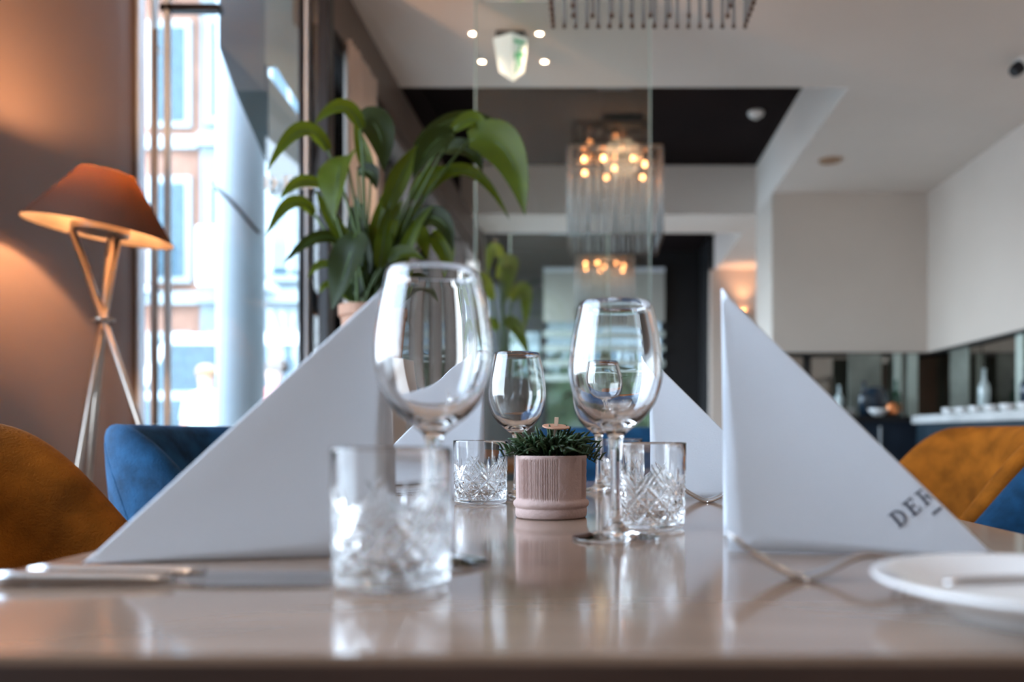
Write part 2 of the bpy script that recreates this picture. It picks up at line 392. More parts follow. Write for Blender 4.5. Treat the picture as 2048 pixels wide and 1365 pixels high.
def person(label, x, y, shirt, trousers, hairc, rotz, name):
    t = thing('person', label, 'person', (x, y, -.12), rotz)
    me = bpy.data.meshes.new('body')
    J = [(0,0,.95),(0,0,1.15),(0,.0,1.38),(0,0,1.50),(0,-.01,1.60),(0,-.015,1.72),
         (-.10,0,.90),(-.11,-.02,.50),(-.12,.02,.09),(-.12,-.12,.05),
         (.10,0,.90),(.11,.03,.50),(.12,.10,.09),(.12,-.03,.05),
         (-.19,0,1.40),(-.25,.03,1.12),(-.24,-.08,.88),(.19,0,1.40),(.25,.02,1.12),(.24,-.10,.90)]
    E = [(0,1),(1,2),(2,3),(3,4),(4,5),(0,6),(6,7),(7,8),(8,9),(0,10),(10,11),(11,12),(12,13),(2,14),(14,15),(15,16),(2,17),(17,18),(18,19)]
    R = [.15,.14,.15,.055,.10,.085,.085,.06,.04,.035,.085,.06,.04,.035,.06,.042,.03,.06,.042,.03]
    me.from_pydata(J, E, []); me.materials.append(mat('skin', (.55, .30, .22), .6, noise=.05))
    o = bpy.data.objects.new('body', me); C.objects.link(o); o.parent = t
    s = o.modifiers.new('skin', 'SKIN'); o.modifiers.new('soft', 'SUBSURF').levels = 1
    for i, r in enumerate(R): me.skin_vertices[0].data[i].radius = (r, r*.8 if i < 3 else r)
    me.skin_vertices[0].data[0].use_root = True
    MB().lathe([(.17, .0), (.185, .15), (.19, .35), (.205, .46), (.16, .53), (.07, .57)], 20, (0, 0, .93), M=Matrix.Diagonal((1.08, .85, 1, 1))).build('shirt', shirt, t, smooth=True)
    for sg, yk in ((-1, -.02), (1, .03)):
        MB().tube([(sg*.10, 0, .95), (sg*.11, yk, .5), (sg*.12, yk*2+.03, .12)], [.115, .085, .06], 14).build('trouser_leg', trousers, t, smooth=True)
        MB().tube([(sg*.17, 0, 1.42), (sg*.25, .025, 1.14)], [.075, .055], 12).build('sleeve', shirt, t, smooth=True)
    MB().lathe([(.112, .0), (.125, .06), (.10, .125), (.05, .155), (0, .16)], 18, (0, .02, 1.66)).build('hair', hairc, t, smooth=True)
    return t
person('person in a pale blue shirt standing outside the bay', (412-1190)*10.0/F, 10.0, mat('shirt_pale', (.6, .66, .6), .8, noise=.05), mat('jeans', (.05, .08, .16), .8, noise=.2), mat('hair_pale', (.35, .22, .13), .7, noise=.2), .2, 'a')
person('person in a reddish top walking past, right of the round column', (550-1190)*9.2/F, 9.2, mat('shirt_red', (.45, .12, .11), .8, noise=.1), mat('trousers_grey', (.2, .2, .22), .8, noise=.2), mat('hair_dark', (.06, .03, .02), .7, noise=.2), -.9, 'b')

# ------------------------------------------------------------------ lettering
def letters(word, cap, gap=.34):
    """slab serif strokes as flat quads; returns list of polygons in (a, b)"""
    polys = []; x = 0; s = .17; t = .075
    def q(a0, b0, a1, b1): polys.append([(x+a0, b0), (x+a1, b0), (x+a1, b1), (x+a0, b1)])
    def arc(cx, cy, rx, ry, w, a0, a1, n=14):
        for k in range(n):
            u, v = a0+(a1-a0)*k/n, a0+(a1-a0)*(k+1)/n
            polys.append([(x+cx+rx*math.cos(u), cy+ry*math.sin(u)), (x+cx+rx*math.cos(v), cy+ry*math.sin(v)),
                          (x+cx+(rx-w)*math.cos(v), cy+(ry-w*.6)*math.sin(v)), (x+cx+(rx-w)*math.cos(u), cy+(ry-w*.6)*math.sin(u))])
    for ch in word:
        if ch == 'D':
            q(.1, 0, .1+s, 1); q(-.02, 0, .35, t); q(-.02, 1-t, .35, 1); arc(.33, .5, .47, .5, s, -PI/2, PI/2); wd = .82
        elif ch == 'E':
            q(.1, 0, .1+s, 1); q(-.02, 0, .68, t*1.2); q(-.02, 1-t*1.2, .66, 1); q(.1, .46, .52, .56); q(.60, 0, .68, .28); q(.58, .74, .66, 1); q(.46, .38, .53, .64); wd = .70
        elif ch == 'R':
            q(.1, 0, .1+s, 1); q(-.02, 0, .38, t); q(-.02, 1-t, .38, 1); q(.2, .44, .42, .44+t); arc(.38, .72, .34, .28, s*.9, -PI/2, PI/2)
            polys.append([(x+.36, .48), (x+.54, .48), (x+.82, 0), (x+.62, 0)]); q(.60, 0, .92, t); wd = .86
        x += wd+gap
    return [[(a*cap, b*cap) for a, b in p] for p in polys], x*cap

sg = MB(); pl, wdt = letters('DER', .085)
o0 = at(527, 378, 3.35)
k = 0
for p in pl: sg.add([(o0.x+a*.78, 3.352, o0.z+b*.6) for a, b in p], [(0, 1, 2, 3)])
sg.build('window_lettering', mat('white_vinyl', (.85, .88, .88), .6, noise=.02), win, solid=.001)

# ------------------------------------------------------------------ dining table
def dining_table(name, label, x0, x1, y0, y1, mt, me_, th=.028):
    t = thing(name, label, 'table', ((x0+x1)/2, (y0+y1)/2, 0))
    a, b = (x1-x0)/2, (y1-y0)/2
    MB().box(-a, a, -b, b, TZ-.004, TZ).build('tabletop', mt, t)
    MB().box(-a, a, -b, b, TZ-th, TZ-.004).build('tabletop_edge', me_, t)
    MB().box(-a+.10, a-.10, -b+.12, b-.12, TZ-th-.05, TZ-th).build('apron', me_, t)
    for sx in (-1, 1):
        for sy in (-1, 1):
            MB().box(sx*(a-.13)-.025, sx*(a-.13)+.025, sy*(b-.08)-.025, sy*(b-.08)+.025, 0, TZ-th).build('leg', M_blackm, t, bevel=.003)
    return t
dining_table('dining_table', 'brown glossy dining table laid with glasses and napkins, in front', -.40, .40, .350, 1.645, M_tab, M_tabe, .05)
dining_table('dining_table', 'small oak dining table behind the laid table', -.34, .46, 2.62, 3.42, M_oak, M_oak, .03)

# ------------------------------------------------------------------ chairs
def make_chair(label, fab, loc, rotz, group):
    """tub chair, faces local +x; back shell curves round the seat"""
    t = thing('tub_chair', label, 'chair', loc, rotz, group)
    nth = 40; vs = []; fs = []
    th_max = math.radians(112)
    def top(a):
        q = abs(a)/th_max
        k = max(0, min(1, (q-.42)/.58)); k = k*k*(3-2*k)
        return .865-.235*k
    def shellpts(a):
        # cross section, closed loop: outer bottom -> outer top -> inner top -> inner bottom
        zt = top(a); z0 = .40; e = 1-.0*abs(a)
        c, s_ = -math.cos(a), math.sin(a)
        sq = 1/(abs(c)**3.2+abs(s_)**3.2)**(1/3.2)        # squircle plan
        res = []
        H = zt-z0
        for fz in (0, .25, .5, .75, .92): 
            r = (.215+.055*fz+.01*math.sin(fz*PI))*sq
            res.append((r, z0+H*fz))
        rt = .272*sq
        res += [(rt-.006, zt-.012), (rt-.022, zt), (rt-.042, zt-.010)]
        for fz in (.9, .7, .45, .2, 0):
            r = (.215+.055*fz-.055-.008*math.sin(fz*PI))*sq
            res.append((r, z0+H*fz))
        return [Vector((r*c, r*s_, z)) for r, z in res]
    m = 13
    for i in range(nth+1):
        vs += shellpts(-th_max+2*th_max*i/nth)
    for i in range(nth):
        for j in range(m):
            l = (j+1) % m; fs.append((i*m+j, i*m+l, (i+1)*m+l, (i+1)*m+j))
    fs.append(tuple(range(m))); fs.append(tuple(nth*m+j for j in range(m))[::-1])
    b = MB().add(vs, fs).build('backrest', fab, t, smooth=True, sub=1)
    for sgn in (-1, 1):
        seam = MB()
        pts = []
        for k in range(9):
            a = sgn*math.radians(42+ k*3.5); P = shellpts(a); z = k/8
            pr = [P[4], P[3], P[2], P[1]]; f_ = z*2.999; i_ = int(f_); pts.append(pr[i_].lerp(pr[i_+1], f_-i_)*1.0)
        pts = [Vector((p.x*.992, p.y*.992, p.z)) for p in pts]
        seam.tube(pts, .0022, 6).build('seam', fab, b, smooth=True)
    sp = []
    n = 40
    for (rr, z) in ((.17, .36), (.205, .37), (.215, .41), (.212, .455), (.19, .475), (.10, .485), (.0, .487)):
        sp.append((rr, z))
    MB().lathe(sp, n, (0.02, 0, 0)).build('seat', fab, t, smooth=True)
    for sx in (-1, 1):
        for sy in (-1, 1):
            MB().tube([(sx*.13, sy*.13, .37), (sx*.22, sy*.21, 0.0)], [.016, .010], 12).build('leg', M_blackm, t, smooth=True)
    return t
ch_or = make_chair('ochre velvet tub chair at the near left corner, beside the cutlery', M_or, (-.645, .93, 0), 0, 'chairs around the laid table')
ch_bl = make_chair('blue velvet tub chair in front of the floor lamp and glazed bay', M_blue, (-.605, 1.60, 0), 0, 'chairs around the laid table')
dup(ch_or, (.655, 1.73, 0), PI, 'ochre velvet tub chair on the right side of the table', 'chairs around the laid table')
dup(ch_bl, (.625, 1.12, 0), PI, 'blue velvet tub chair at the right picture edge, before the ochre one', 'chairs around the laid table')
dup(ch_bl, (-.60, 2.98, 0), 0, 'blue velvet tub chair on the left of the small oak table', 'chairs around the oak table')
dup(ch_or, (.24, 4.05, 0), -PI/2, 'ochre velvet tub chair behind the small oak table', 'chairs around the oak table')
dup(ch_bl, (.08, 2.30, 0), PI/2, 'blue velvet tub chair in front of the small oak table', 'chairs around the oak table')
dup(ch_or, (-.35, 5.2, 0), -.6, 'ochre velvet tub chair far back under the crystal chandelier', 'chairs further back in the room')
dup(ch_bl, (1.25, 5.4, 0), 2.6, 'blue velvet tub chair far back beside the bar', 'chairs further back in the room')

# ------------------------------------------------------------------ napkins
L = .209
def napkin(name, label, A, B, T, back, group, printed=False):
    A, B, T = Vector(A), Vector(B), Vector(T); A2 = A+Vector(back)
    t = thing(name, label, 'napkin', (A.x, A.y, TZ), 0, group)
    nu = 30; fr = 7
    e = (B-T)
    def side(u, base):   # foot of the perpendicular from the fold onto the two legs of the face
        return T.lerp(base, u*2) if u < .5 else base.lerp(B, (u-.5)*2)
    vs = []
    cols = []
    for i in range(nu+1):
        u = i/nu; h = T+e*u; f = side(u, A); g = side(u, A2)
        wf_ = (h-f).length; rnd = min(.003, wf_*.8); row = []
        if wf_ < 1e-5: row = [h]*(2*fr+9)
        else:
            pf = h+(f-h)*(rnd/wf_); wg = (h-g).length; pg = h+(g-h)*(rnd/max(wg, 1e-6))
            for k in range(fr+1):
                q = f.lerp(pf, k/fr); bow = math.sin(PI*k/fr)*wf_*.012
                row.append(q+Vector((0, bow, 0)))
            for k in range(1, 8): row.append(bez(pf, h, pg, k/8))
            for k in range(fr+1): row.append(pg.lerp(g, k/fr))
        cols.append(row)
    n = len(cols[0]); vs = [p-Vector((A.x, A.y, TZ)) for row in cols for p in row]; fs = []
    for i in range(nu):
        for k in range(n-1): fs.append((i*n+k, i*n+k+1, (i+1)*n+k+1, (i+1)*n+k))
    me_ = MB().add(vs, fs).build('paper_fold', M_nap, t, smooth=True, solid=.0011)
    # inner ply along the standing edge
    ins = .004; D = (A2-A)
    iv = [A+(B-A)*.02+D*.04+Vector((0, 0, .0008)), A.lerp(B, .95)+D*.02+Vector((0, 0, .0008)), T+(B-T)*.04-Vector((0, 0, .006))+D*.0]
    iv = [p+Vector((0, .0035, 0))-Vector((A.x, A.y, TZ)) for p in iv]
    MB().add(iv, [(0, 1, 2)]).build('inner_ply', M_nap, t, solid=.0008)
    if printed:
        pr = MB(); e1 = (B-A).normalized(); e2 = (T-A).normalized()
        ln = (B-A).length; nrm = e1.cross(e2).normalized()
        if nrm.y > 0: nrm = -nrm
        ps, wd = letters('DER', .0128, .26)
        ca, sa = math.cos(math.radians(40)), math.sin(math.radians(40))
        ps = [p for p in ps]
        ps.append([(.026, -.0085), (.050, -.0085), (.050, -.0065), (.026, -.0065)])
        for p in ps:
            pts = []
            for a, b in p:
                x, y = .1310+a*ca-b*sa, .0210+a*sa+b*ca
                pts.append((x, y))
            # clip against the fold line x+y <= ln-.009
            hh = (T-A).length; lim = .985; cl_ = []
            for i in range(len(pts)):
                p0, p1 = pts[i], pts[(i+1) % len(pts)]; s0, s1 = lim-p0[0]/ln-p0[1]/hh, lim-p1[0]/ln-p1[1]/hh
                if s0 >= 0: cl_.append(p0)
                if s0*s1 < 0:
                    q = s0/(s0-s1); cl_.append((p0[0]+(p1[0]-p0[0])*q, p0[1]+(p1[1]-p0[1])*q))
            if len(cl_) > 2:
                pr.add([e1*x+e2*y+nrm*.0009+Vector((0, 0, 0)) for x, y in cl_], [tuple(range(len(cl_)))])
        pr.build('printed_name', M_ink, t)
    return t
G = 'folded white paper napkins on the laid table'
napkin('folded_napkin', 'large white napkin standing at front left, plain, behind the near tumbler', (-.1615, .6355, TZ+.001), (-.3676, .592, TZ+.001), (-.1615, .6355, TZ+L), (-.012, .095, 0), G)
napkin('folded_napkin', 'white napkin printed DER in grey, standing at front right', (.1055, .6545, TZ+.001), (.3055, .628, TZ+.001), (.1005, .6545, TZ+L), (.012, .10, 0), G, True)
napkin('folded_napkin', 'white napkin standing further back left, behind the cut tumbler', (-.16, 1.19, TZ+.001), (-.365, 1.165, TZ+.001), (-.16, 1.19, TZ+L), (-.012, .095, 0), G)
napkin('folded_napkin', 'white napkin standing further back right, behind a tumbler and fork', (.0823, 1.213, TZ+.001), (.288, 1.205, TZ+.001), (.079, 1.213, TZ+L), (.014, .10, 0), G)

# ------------------------------------------------------------------ glassware
def catmull(pts, n=6):
    out_ = []
    P = [pts[0]]+list(pts)+[pts[-1]]
    for i in range(1, len(P)-2):
        for k in range(n):
            t = k/n; a, b, c, d_ = [Vector((*p, 0)) for p in P[i-1:i+3]]
            v = .5*((2*b)+(c-a)*t+(2*a-5*b+4*c-d_)*t*t+(3*b-a-3*c+d_)*t**3); out_.append((max(v.x, 0), v.y))
    out_.append(tuple(P[-2])); return out_
WG = 'wine glasses on the laid table'
def make_wine_glass(label, loc):
    t = thing('wine_glass', label, 'wine glass', loc, 0, WG)
    o1 = catmull([(.0, .0003), (.030, .0002), (.0375, .0), (.0390, .0012), (.0375, .0026), (.026, .0046), (.014, .0075), (.0075, .0130), (.0052, .022), (.0044, .045), (.0046, .07), (.0060, .086), (.0085, .0935),
                  (.0165, .1000), (.0265, .1085), (.0350, .1205), (.0403, .136), (.0420, .150), (.0410, .167), (.0382, .185), (.0342, .2035), (.0325, .2096)], 4)
    rim = [(.0320, .2103), (.0314, .2103), (.0309, .2096)]
    inn = catmull([(.0325, .2035), (.0366, .185), (.0394, .167), (.0404, .150), (.0386, .137), (.0332, .1225), (.0250, .1125), (.0150, .1055), (.007, .1028), (.0, .1022)], 4)
    k = next(i for i, p in enumerate(o1) if p[1] > .094 and i > 20)
    foot = o1[:]
    # one watertight body: foot + stem + bowl, split in look only by sub-ranges
    g = MB().lathe(o1+rim+inn, 72).build('glass_body', M_glass, t, smooth=True)
    return t
wg = make_wine_glass('largest wine glass at front left, in front of the plain napkin', (-.1156, .592, TZ+.0005))
dup(wg, (.0185, .737, TZ+.0005), 0, 'wine glass right of the potted plant, before the right hand tumbler', WG)
dup(wg, (-.1125, 1.19, TZ+.0005), 0, 'sharp wine glass left of the potted plant, behind the cut tumbler', WG)
dup(wg, (.006, 1.335, TZ+.0005), 0, 'farthest wine glass, seen just right of the potted plant', WG)

TG = 'cut crystal tumblers on the laid table'
def make_tumbler(label, loc, rotz):
    t = thing('tumbler', label, 'tumbler', loc, rotz, TG)
    seg = 420; R0 = .0365; per = 2*PI*R0/10.0      # ten diamonds round
    def groove(dist, wd_, dep): 
        q = abs(dist)/wd_
        return dep*(1-q) if q < 1 else 0
    def frac(x, p): 
        r = (x/p) % 1.0
        return (r-1.0 if r > .5 else r)*p
    zb, zt_ = .0085, .0085+per*1.5
    def cut(s_, z):
        g = 0
        u, v = (s_+(z-zb))/math.sqrt(2), (s_-(z-zb))/math.sqrt(2); pp = per/math.sqrt(2)
        if zb-.002 < z < zt_+.001:
            e = min(1, (z-zb+.002)/.002)*min(1, (zt_+.001-z)/.002)
            g = max(groove(frac(u, pp), .0027, .0021), groove(frac(v, pp), .0027, .0021))*e
            # star cuts inside each diamond
            sx_ = frac(s_-per/2, per); k = round(((z-zb)-0)/(per/2)); 
            for (cx, cz) in ((0, per/2), (per/2, 0), (per/2, per), (0, per*1.5)):
                dx = frac(s_-cx, per); dz = z-zb-cz; rr = math.hypot(dx, dz)
                if rr < per*.36:
                    fade = 1-rr/(per*.36)
                    g = max(g, groove(dx, .0017, .0014)*min(1, fade*2), groove(dz, .0017, .0014)*min(1, fade*2))
        # long slashes fanning up, one fan for every two diamonds
        P2 = per*2; x2 = frac(s_, P2); zz = z-(zt_-.006)
        if -.004 < zz < .030:
            for k_, (off, ln_) in enumerate(((0.0, .016), (.0052, .022), (.0104, .027), (.0156, .021))):
                for sg_ in (-1, 1):
                    c_ = frac(s_*sg_-off, P2)
                    dd_ = (c_-zz*.72)/1.23; tt = zz/ln_
                    if 0 < tt < 1:
                        w_ = .0023*math.sin(PI*min(1, max(0, tt)))**.6
                        if w_ > 1e-5: g = max(g, groove(dd_, w_, .0019*w_/.0023))
            if 0 < zz < .024:
                w_ = .0016*math.sin(PI*zz/.024); g = max(g, groove(x2-0, w_+1e-6, .0015*w_/.0016))
        return g
    rows = []
    prof_b = [(.0, .0012), (.024, .0012), (.030, .0), (.0335, .0008), (.0352, .0026), (.0356, .005)]
    for r, z in prof_b: rows.append([(r, z)]*seg)
    nz = 120
    for i in range(1, nz):
        z = .005+(.0835-.005)*i/nz; base = .0356+.0011*(i/nz)
        step = []
        for k in range(seg):
            g = 0 if z > .070 else cut(R0*2*PI*k/seg, z)
            step.append((base-g, z))
        rows.append(step)
    for r, z in ((.0367, .0838), (.0364, .0848), (.0357, .0850), (.0350, .0848), (.0346, .0838), (.0341, .070), (.0331, .050), (.0323, .030), (.0312, .018), (.028, .0135), (.018, .0122), (0, .0120)):
        rows.append([(r, z)]*seg)
    vs = []; fs = []
    for row in rows:
        for k, (r, z) in enumerate(row):
            a = 2*PI*k/seg; vs.append((r*math.cos(a), r*math.sin(a), z))
    for i in range(len(rows)-1):
        for k in range(seg):
            l = (k+1) % seg; fs.append((i*seg+k, i*seg+l, (i+1)*seg+l, (i+1)*seg+k))
    MB().add(vs, fs).build('glass_body', M_glass, t, smooth=True)
    return t
tm = make_tumbler('nearest cut crystal tumbler, blurred, at front left', (-.126, .512, TZ+.0005), .3)
dup(tm, (-.155, 1.117, TZ+.0005), .1, 'sharp cut crystal tumbler left of the potted plant', TG)
dup(tm, (.0545, .826, TZ+.0005), .5, 'cut crystal tumbler right of the potted plant, beside a wine glass stem', TG)
dup(tm, (.047, 1.46, TZ+.0005), .2, 'farthest cut crystal tumbler, hidden behind the one right of the plant', TG)

# ------------------------------------------------------------------ little potted plant
pt = thing('potted_plant', 'small green succulent in a ribbed pink terracotta pot, centre of the table', 'potted plant', (-.0495, .933, TZ+.0005))
seg = 1040; rows = []
prof = [(.0, 0.0005), (.034, .0005), (.0385, 0), (.0398, .0015), (.0405, .005), (.0403, .010), (.0398, .0108), (.0410, .0118), (.0425, .014), (.0428, .0165), (.0418, .0185), (.0398, .0198)]
prof += [(.0396+.0006*k/24, .0198+(.0682-.0198)*k/24) for k in range(1, 25)]
prof += [(.0398, .0692), (.0390, .0695), (.0378, .0690), (.0374, .067), (.0372, .060), (.0, .060)]
vs = []; fs = []
random.seed(3)
ribs = [random.uniform(.6, 1.2) for _ in range(400)]
for r, z in prof:
    for k in range(seg):
        a = 2*PI*k/seg; g = 0
        if .021 < z < .066 and r > .039:
            deg = (math.degrees(a)-270+180) % 360-180      # 0 = facing camera
            if -62 < deg < 15 or 60 < deg < 140:
                g = .0006*(1-math.cos(a*130))*ribs[int(a*130/(2*PI))]*min(1, (z-.021)/.002, (.066-z)/.002)
                g += .0002*(1-math.cos(z*2400))
        vs.append(((r-g)*math.cos(a), (r-g)*math.sin(a), z))
for i in range(len(prof)-1):
    for k in range(seg):
        l = (k+1) % seg; fs.append((i*seg+k, i*seg+l, (i+1)*seg+l, (i+1)*seg+k))
MB().add(vs, fs).build('pot', M_terra, pt, smooth=True)
MB().lathe([(0, .0625), (.0371, .0622)], 40).build('soil', mat('soil', (.03, .02, .012), .95, noise=.4, nscale=200), pt)
lf = MB()
for k in range(420):
    a = random.uniform(0, 2*PI); r0 = .032*math.sqrt(random.random()); out_ = random.uniform(.1, 1.0)*(.35+r0/.03)
    ln_ = random.uniform(.014, .026); base = Vector((r0*math.cos(a), r0*math.sin(a), .064+random.uniform(0, .028)*(1-r0/.05)))
    el = math.radians(random.uniform(25, 85) if r0 < .022 else random.uniform(0, 60)); aa = a+random.uniform(-.9, .9)
    dr = Vector((math.cos(aa)*math.cos(el), math.sin(aa)*math.cos(el), math.sin(el)))
    mid = base+dr*ln_*.55+Vector((0, 0, .002)); tip = base+dr*ln_+Vector((0, 0, -.001))
    if r0 > .025: base.z += .005; mid.z += .006; tip.z += .005
    lf.tube([base, base.lerp(mid, .6), mid, mid.lerp(tip, .7), tip], [.0009, .0015, .0017, .0013, .0003], 6)
# a few longer shoots leaning out to the sides
for (a, ln_, el) in ((PI*.98, .030, 12), (PI*1.05, .027, -5), (0.02, .030, -14), (-.35, .028, 2), (PI*.8, .028, 20), (.3, .028, 18), (PI*1.12, .026, 14), (-.6, .022, 5), (.12, .024, -25)):
    a0 = Vector((.030*math.cos(a), .030*math.sin(a), .070)); e_ = math.radians(el)
    t0 = a0+Vector((math.cos(a)*math.cos(e_), math.sin(a)*math.cos(e_), math.sin(e_)))*ln_
    lf.tube([a0, a0.lerp(t0, .5)+Vector((0, 0, .002)), t0], [.0012, .0011, .0004], 6)
    for q in (.35, .6, .85):
        b0 = a0.lerp(t0, q); lf.tube([b0, b0+Vector((math.cos(a)*.004, random.uniform(-.004, .004), .007)), b0+Vector((math.cos(a)*.008, random.uniform(-.004, .004), .009))], [.0011, .0013, .0003], 6)
lf.build('leaves', M_succ, pt, smooth=True)
woodm = mat('tag_wood', (.42, .22, .14), .7, noise=.2, nscale=60)
Mx = Matrix.Translation((.006, -.012, .1015)) @ Matrix.Rotation(math.radians(10), 4, 'X') @ Matrix.Rotation(math.radians(4), 4, 'Y')
tg = MB().lathe([(0, -.0008), (.0150, -.0008), (.0154, 0), (.0150, .0008), (0, .0008)], 36, M=Mx).build('wooden_tag', woodm, pt)
MB().box(-.0022, .0022, -.0013, .0013, -.044, .0105, Mx).build('peg', mat('peg_wood', (.62, .45, .33), .7, noise=.1), tg)

# ------------------------------------------------------------------ cutlery and plate
def fork_mesh(label, loc, rotz, group):
    """tines towards local -x, handle to +x, origin under the bowl"""
    t = thing('fork', label, 'fork', loc, rotz, group)
    def zc(x):   # arched profile
        if x < 0: return .0012+.028*(min(1, -x/.047))**1.35
        if x < .045: q = x/.045; return .0012+.0145*(3*q*q-2*q**3)
        q = min(1, (x-.045)/.10); return .0157-.0125*q
    h = MB(); xs = [.0+k*.150/40 for k in range(41)]; vs = []; fs = []
    def wd(x):
        if x < .012: return .0115-.002*x/.012
        if x < .035: return .0095-(.0065)*((x-.012)/.023)
        return .003+.0062*((x-.035)/.115)**1.3
    for x in xs:
        w_ = wd(x); z = zc(x); th = .0017 if x < .02 else .0022
        for (yy, zz) in ((-w_, -th*.4), (-w_*.5, -th), (w_*.5, -th), (w_, -th*.4), (w_, th*.4), (w_*.5, th), (-w_*.5, th), (-w_, th*.4)): vs.append((x, yy, z+zz))
    for i in range(len(xs)-1):
        for k in range(8): l = (k+1) % 8; fs.append((i*8+k, i*8+l, (i+1)*8+l, (i+1)*8+k))
    fs += [tuple(range(8)), tuple((len(xs)-1)*8+k for k in range(8))[::-1]]
    h.add(vs, fs).build('handle', M_steel, t, smooth=True)
    for k in range(4):
        y = -.0093+k*.0062
        ti = MB(); ti.tube([(x, y*(1-.08*(-x/.047)), zc(x)) for x in [-.047+q*.05/10 for q in range(11)]], [.0007]+[.0015]*3+[.0019]*7, 8)
        ti.build('tine', M_steel, t, smooth=True)
    return t
FG = 'forks on the laid table'
fk = fork_mesh('near fork between the printed napkin and the plate', (.133, .531, TZ+.0004), 0, FG)
dup(fk, (.152, 1.130, TZ+.0004), 0, 'front one of the two distant forks by the back right napkin', FG)
dup(fk, (.156, 1.165, TZ+.0004), 0, 'rear one of the two distant forks by the back right napkin', FG)
def knife(label, loc, rotz, group):
    """handle at -x, blade to +x"""
    t = thing('table_knife', label, 'knife', loc, rotz, group)
    pts = [(-.105+.112*k/14, 0, .0048-.0008*k/14) for k in range(15)]
    MB().tube(pts, [.0055]+[.0080]*3+[.0076, .0074, .0072, .007, .0068, .0066, .0064, .006, .0056, .005, .0042], 14, flat=.56).build('handle', M_steel, t, smooth=True)
    b = MB(); vs = []; fs = []
    xs = [k/16 for k in range(17)]
    for q in xs:
        x = .006+.100*q; w1 = .0065+.0035*math.sin(PI*min(1, q*1.1)) if q < .9 else .0085*(1-(q-.9)/.1)+.001
        vs += [(x, -w1, .0022), (x, 0, .0034), (x, .006 if q < .95 else .003, .0030), (x, 0, .0012)]
    for i in range(16):
        for k in range(4): l = (k+1) % 4; fs.append((i*4+k, i*4+l, (i+1)*4+l, (i+1)*4+k))
    fs += [(0, 1, 2, 3), (64, 67, 66, 65)]
    b.add(vs, fs).build('blade', M_steel, t)
    return t
KG = 'knives on the laid table'
kn = knife('front one of the two near knives at the left table corner', (-.270, .513, TZ), 0, KG)
dup(kn, (-.263, .540, TZ), 0, 'rear one of the two near knives, closest to the plain napkin', KG)
dup(kn, (-.305, 1.06, TZ), 0, 'front one of the two distant knives behind the plain napkin', KG)
dup(kn, (-.305, 1.09, TZ), 0, 'rear one of the two distant knives behind the plain napkin', KG)
sp_ = MB().lathe([(0, .003), (.045, .003), (.047, 0), (.050, 0), (.052, .003), (.066, .0085), (.080, .0145), (.0855, .0170), (.0868, .0182), (.0862, .0195), (.084, .0195), (.078, .0178), (.066, .0135), (.053, .0078), (.045, .0062), (0, .0062)], 96)
pl_ = sp_.build('side_plate', M_china, smooth=True, loc=(.2345, .429, TZ)); tag(pl_, 'round white side plate at the right corner of the table', 'plate')
bk = thing('butter_knife', 'small steel butter knife resting across the white side plate', 'knife', (.236, .425, TZ+.0065), -.05)
MB().tube([(-.055+.085*k/10, 0, .0135-.0035*(1 - k/10)) for k in range(11)], [.003, .0045, .005, .005, .005, .0045, .004, .0035, .003, .003, .003], 10, flat=.5).build('handle', M_steel, bk, smooth=True)
MB().box(.028, .080, -.006, .006, .0125, .0138).build('blade', M_steel, bk, bevel=.0004)

# ------------------------------------------------------------------ floor lamp
d = 2.60; s_ = F/d
lx = (199-1190)/s_
lp = thing('floor_lamp', 'lit floor lamp with bronze cone shade on crossed nickel legs', 'lamp', (lx, d, 0))
zb_ = EYE+(869-465)/s_
tilt = Matrix.Translation((0, 0, zb_)) @ Matrix.Rotation(math.radians(8.2), 4, 'Y')
shm = bpy.data.materials.new('bronze_shade'); shm.use_nodes = True; n_ = shm.node_tree; n_.nodes.clear()
oo = n_.nodes.new('ShaderNodeOutputMaterial'); df = n_.nodes.new('ShaderNodeBsdfDiffuse'); df.inputs[0].default_value = (.060, .038, .030, 1)
tl = n_.nodes.new('ShaderNodeBsdfTranslucent'); tl.inputs[0].default_value = (.60, .25, .06, 1)
nz_ = n_.nodes.new('ShaderNodeTexNoise'); nz_.inputs['Scale'].default_value = 300
mx_ = n_.nodes.new('ShaderNodeMixShader'); mr_ = n_.nodes.new('ShaderNodeMapRange'); mr_.inputs[3].default_value = .018; mr_.inputs[4].default_value = .026
n_.links.new(nz_.outputs['Fac'], mr_.inputs[0]); n_.links.new(mr_.outputs[0], mx_.inputs[0])
n_.links.new(df.outputs[0], mx_.inputs[1]); n_.links.new(tl.outputs[0], mx_.inputs[2]); n_.links.new(mx_.outputs[0], oo.inputs[0])
sh = MB().lathe([(.212, 0), (.078, .188)], 72, M=tilt)
sh.f = [f for f in sh.f if len(f) == 4]; sh.mi = sh.mi[:len(sh.f)]
so = sh.build('lamp_shade', shm, lp, smooth=True)
li = MB().lathe([(.2098, .002), (.0765, .185)], 72, M=tilt); li.f = [f for f in li.f if len(f) == 4]; li.mi = li.mi[:len(li.f)]
li.build('shade_lining', leafmat('cream_lining', (.40, .30, .22), (.9, .6, .35), .4), so, smooth=True)
MB().lathe([(0, .0), (.078, .0), (.082, .004), (.082, .022), (.078, .026), (0, .026)], 40, M=Matrix.Translation((.003, 0, zb_-.004)) @ Matrix.Rotation(math.radians(5), 4, 'Y')).build('top_disc', M_brushed, lp)
MB().lathe([(0, .0), (.02, 0), (.02, .05), (0, .05)], 20, M=Matrix.Translation((.003, 0, zb_+.02))).build('socket', M_brushed, lp)
MB().lathe([(0, 0), (.014, .006), (.026, .03), (.028, .045), (.02, .062), (0, .072)], 20, M=Matrix.Translation((.003, 0, zb_+.085))).build('bulb', emis('lamp_bulb', (1, .62, .32), 18), lp, smooth=True)
zx = EYE+(869-640)/s_
xo = (210-196)/s_
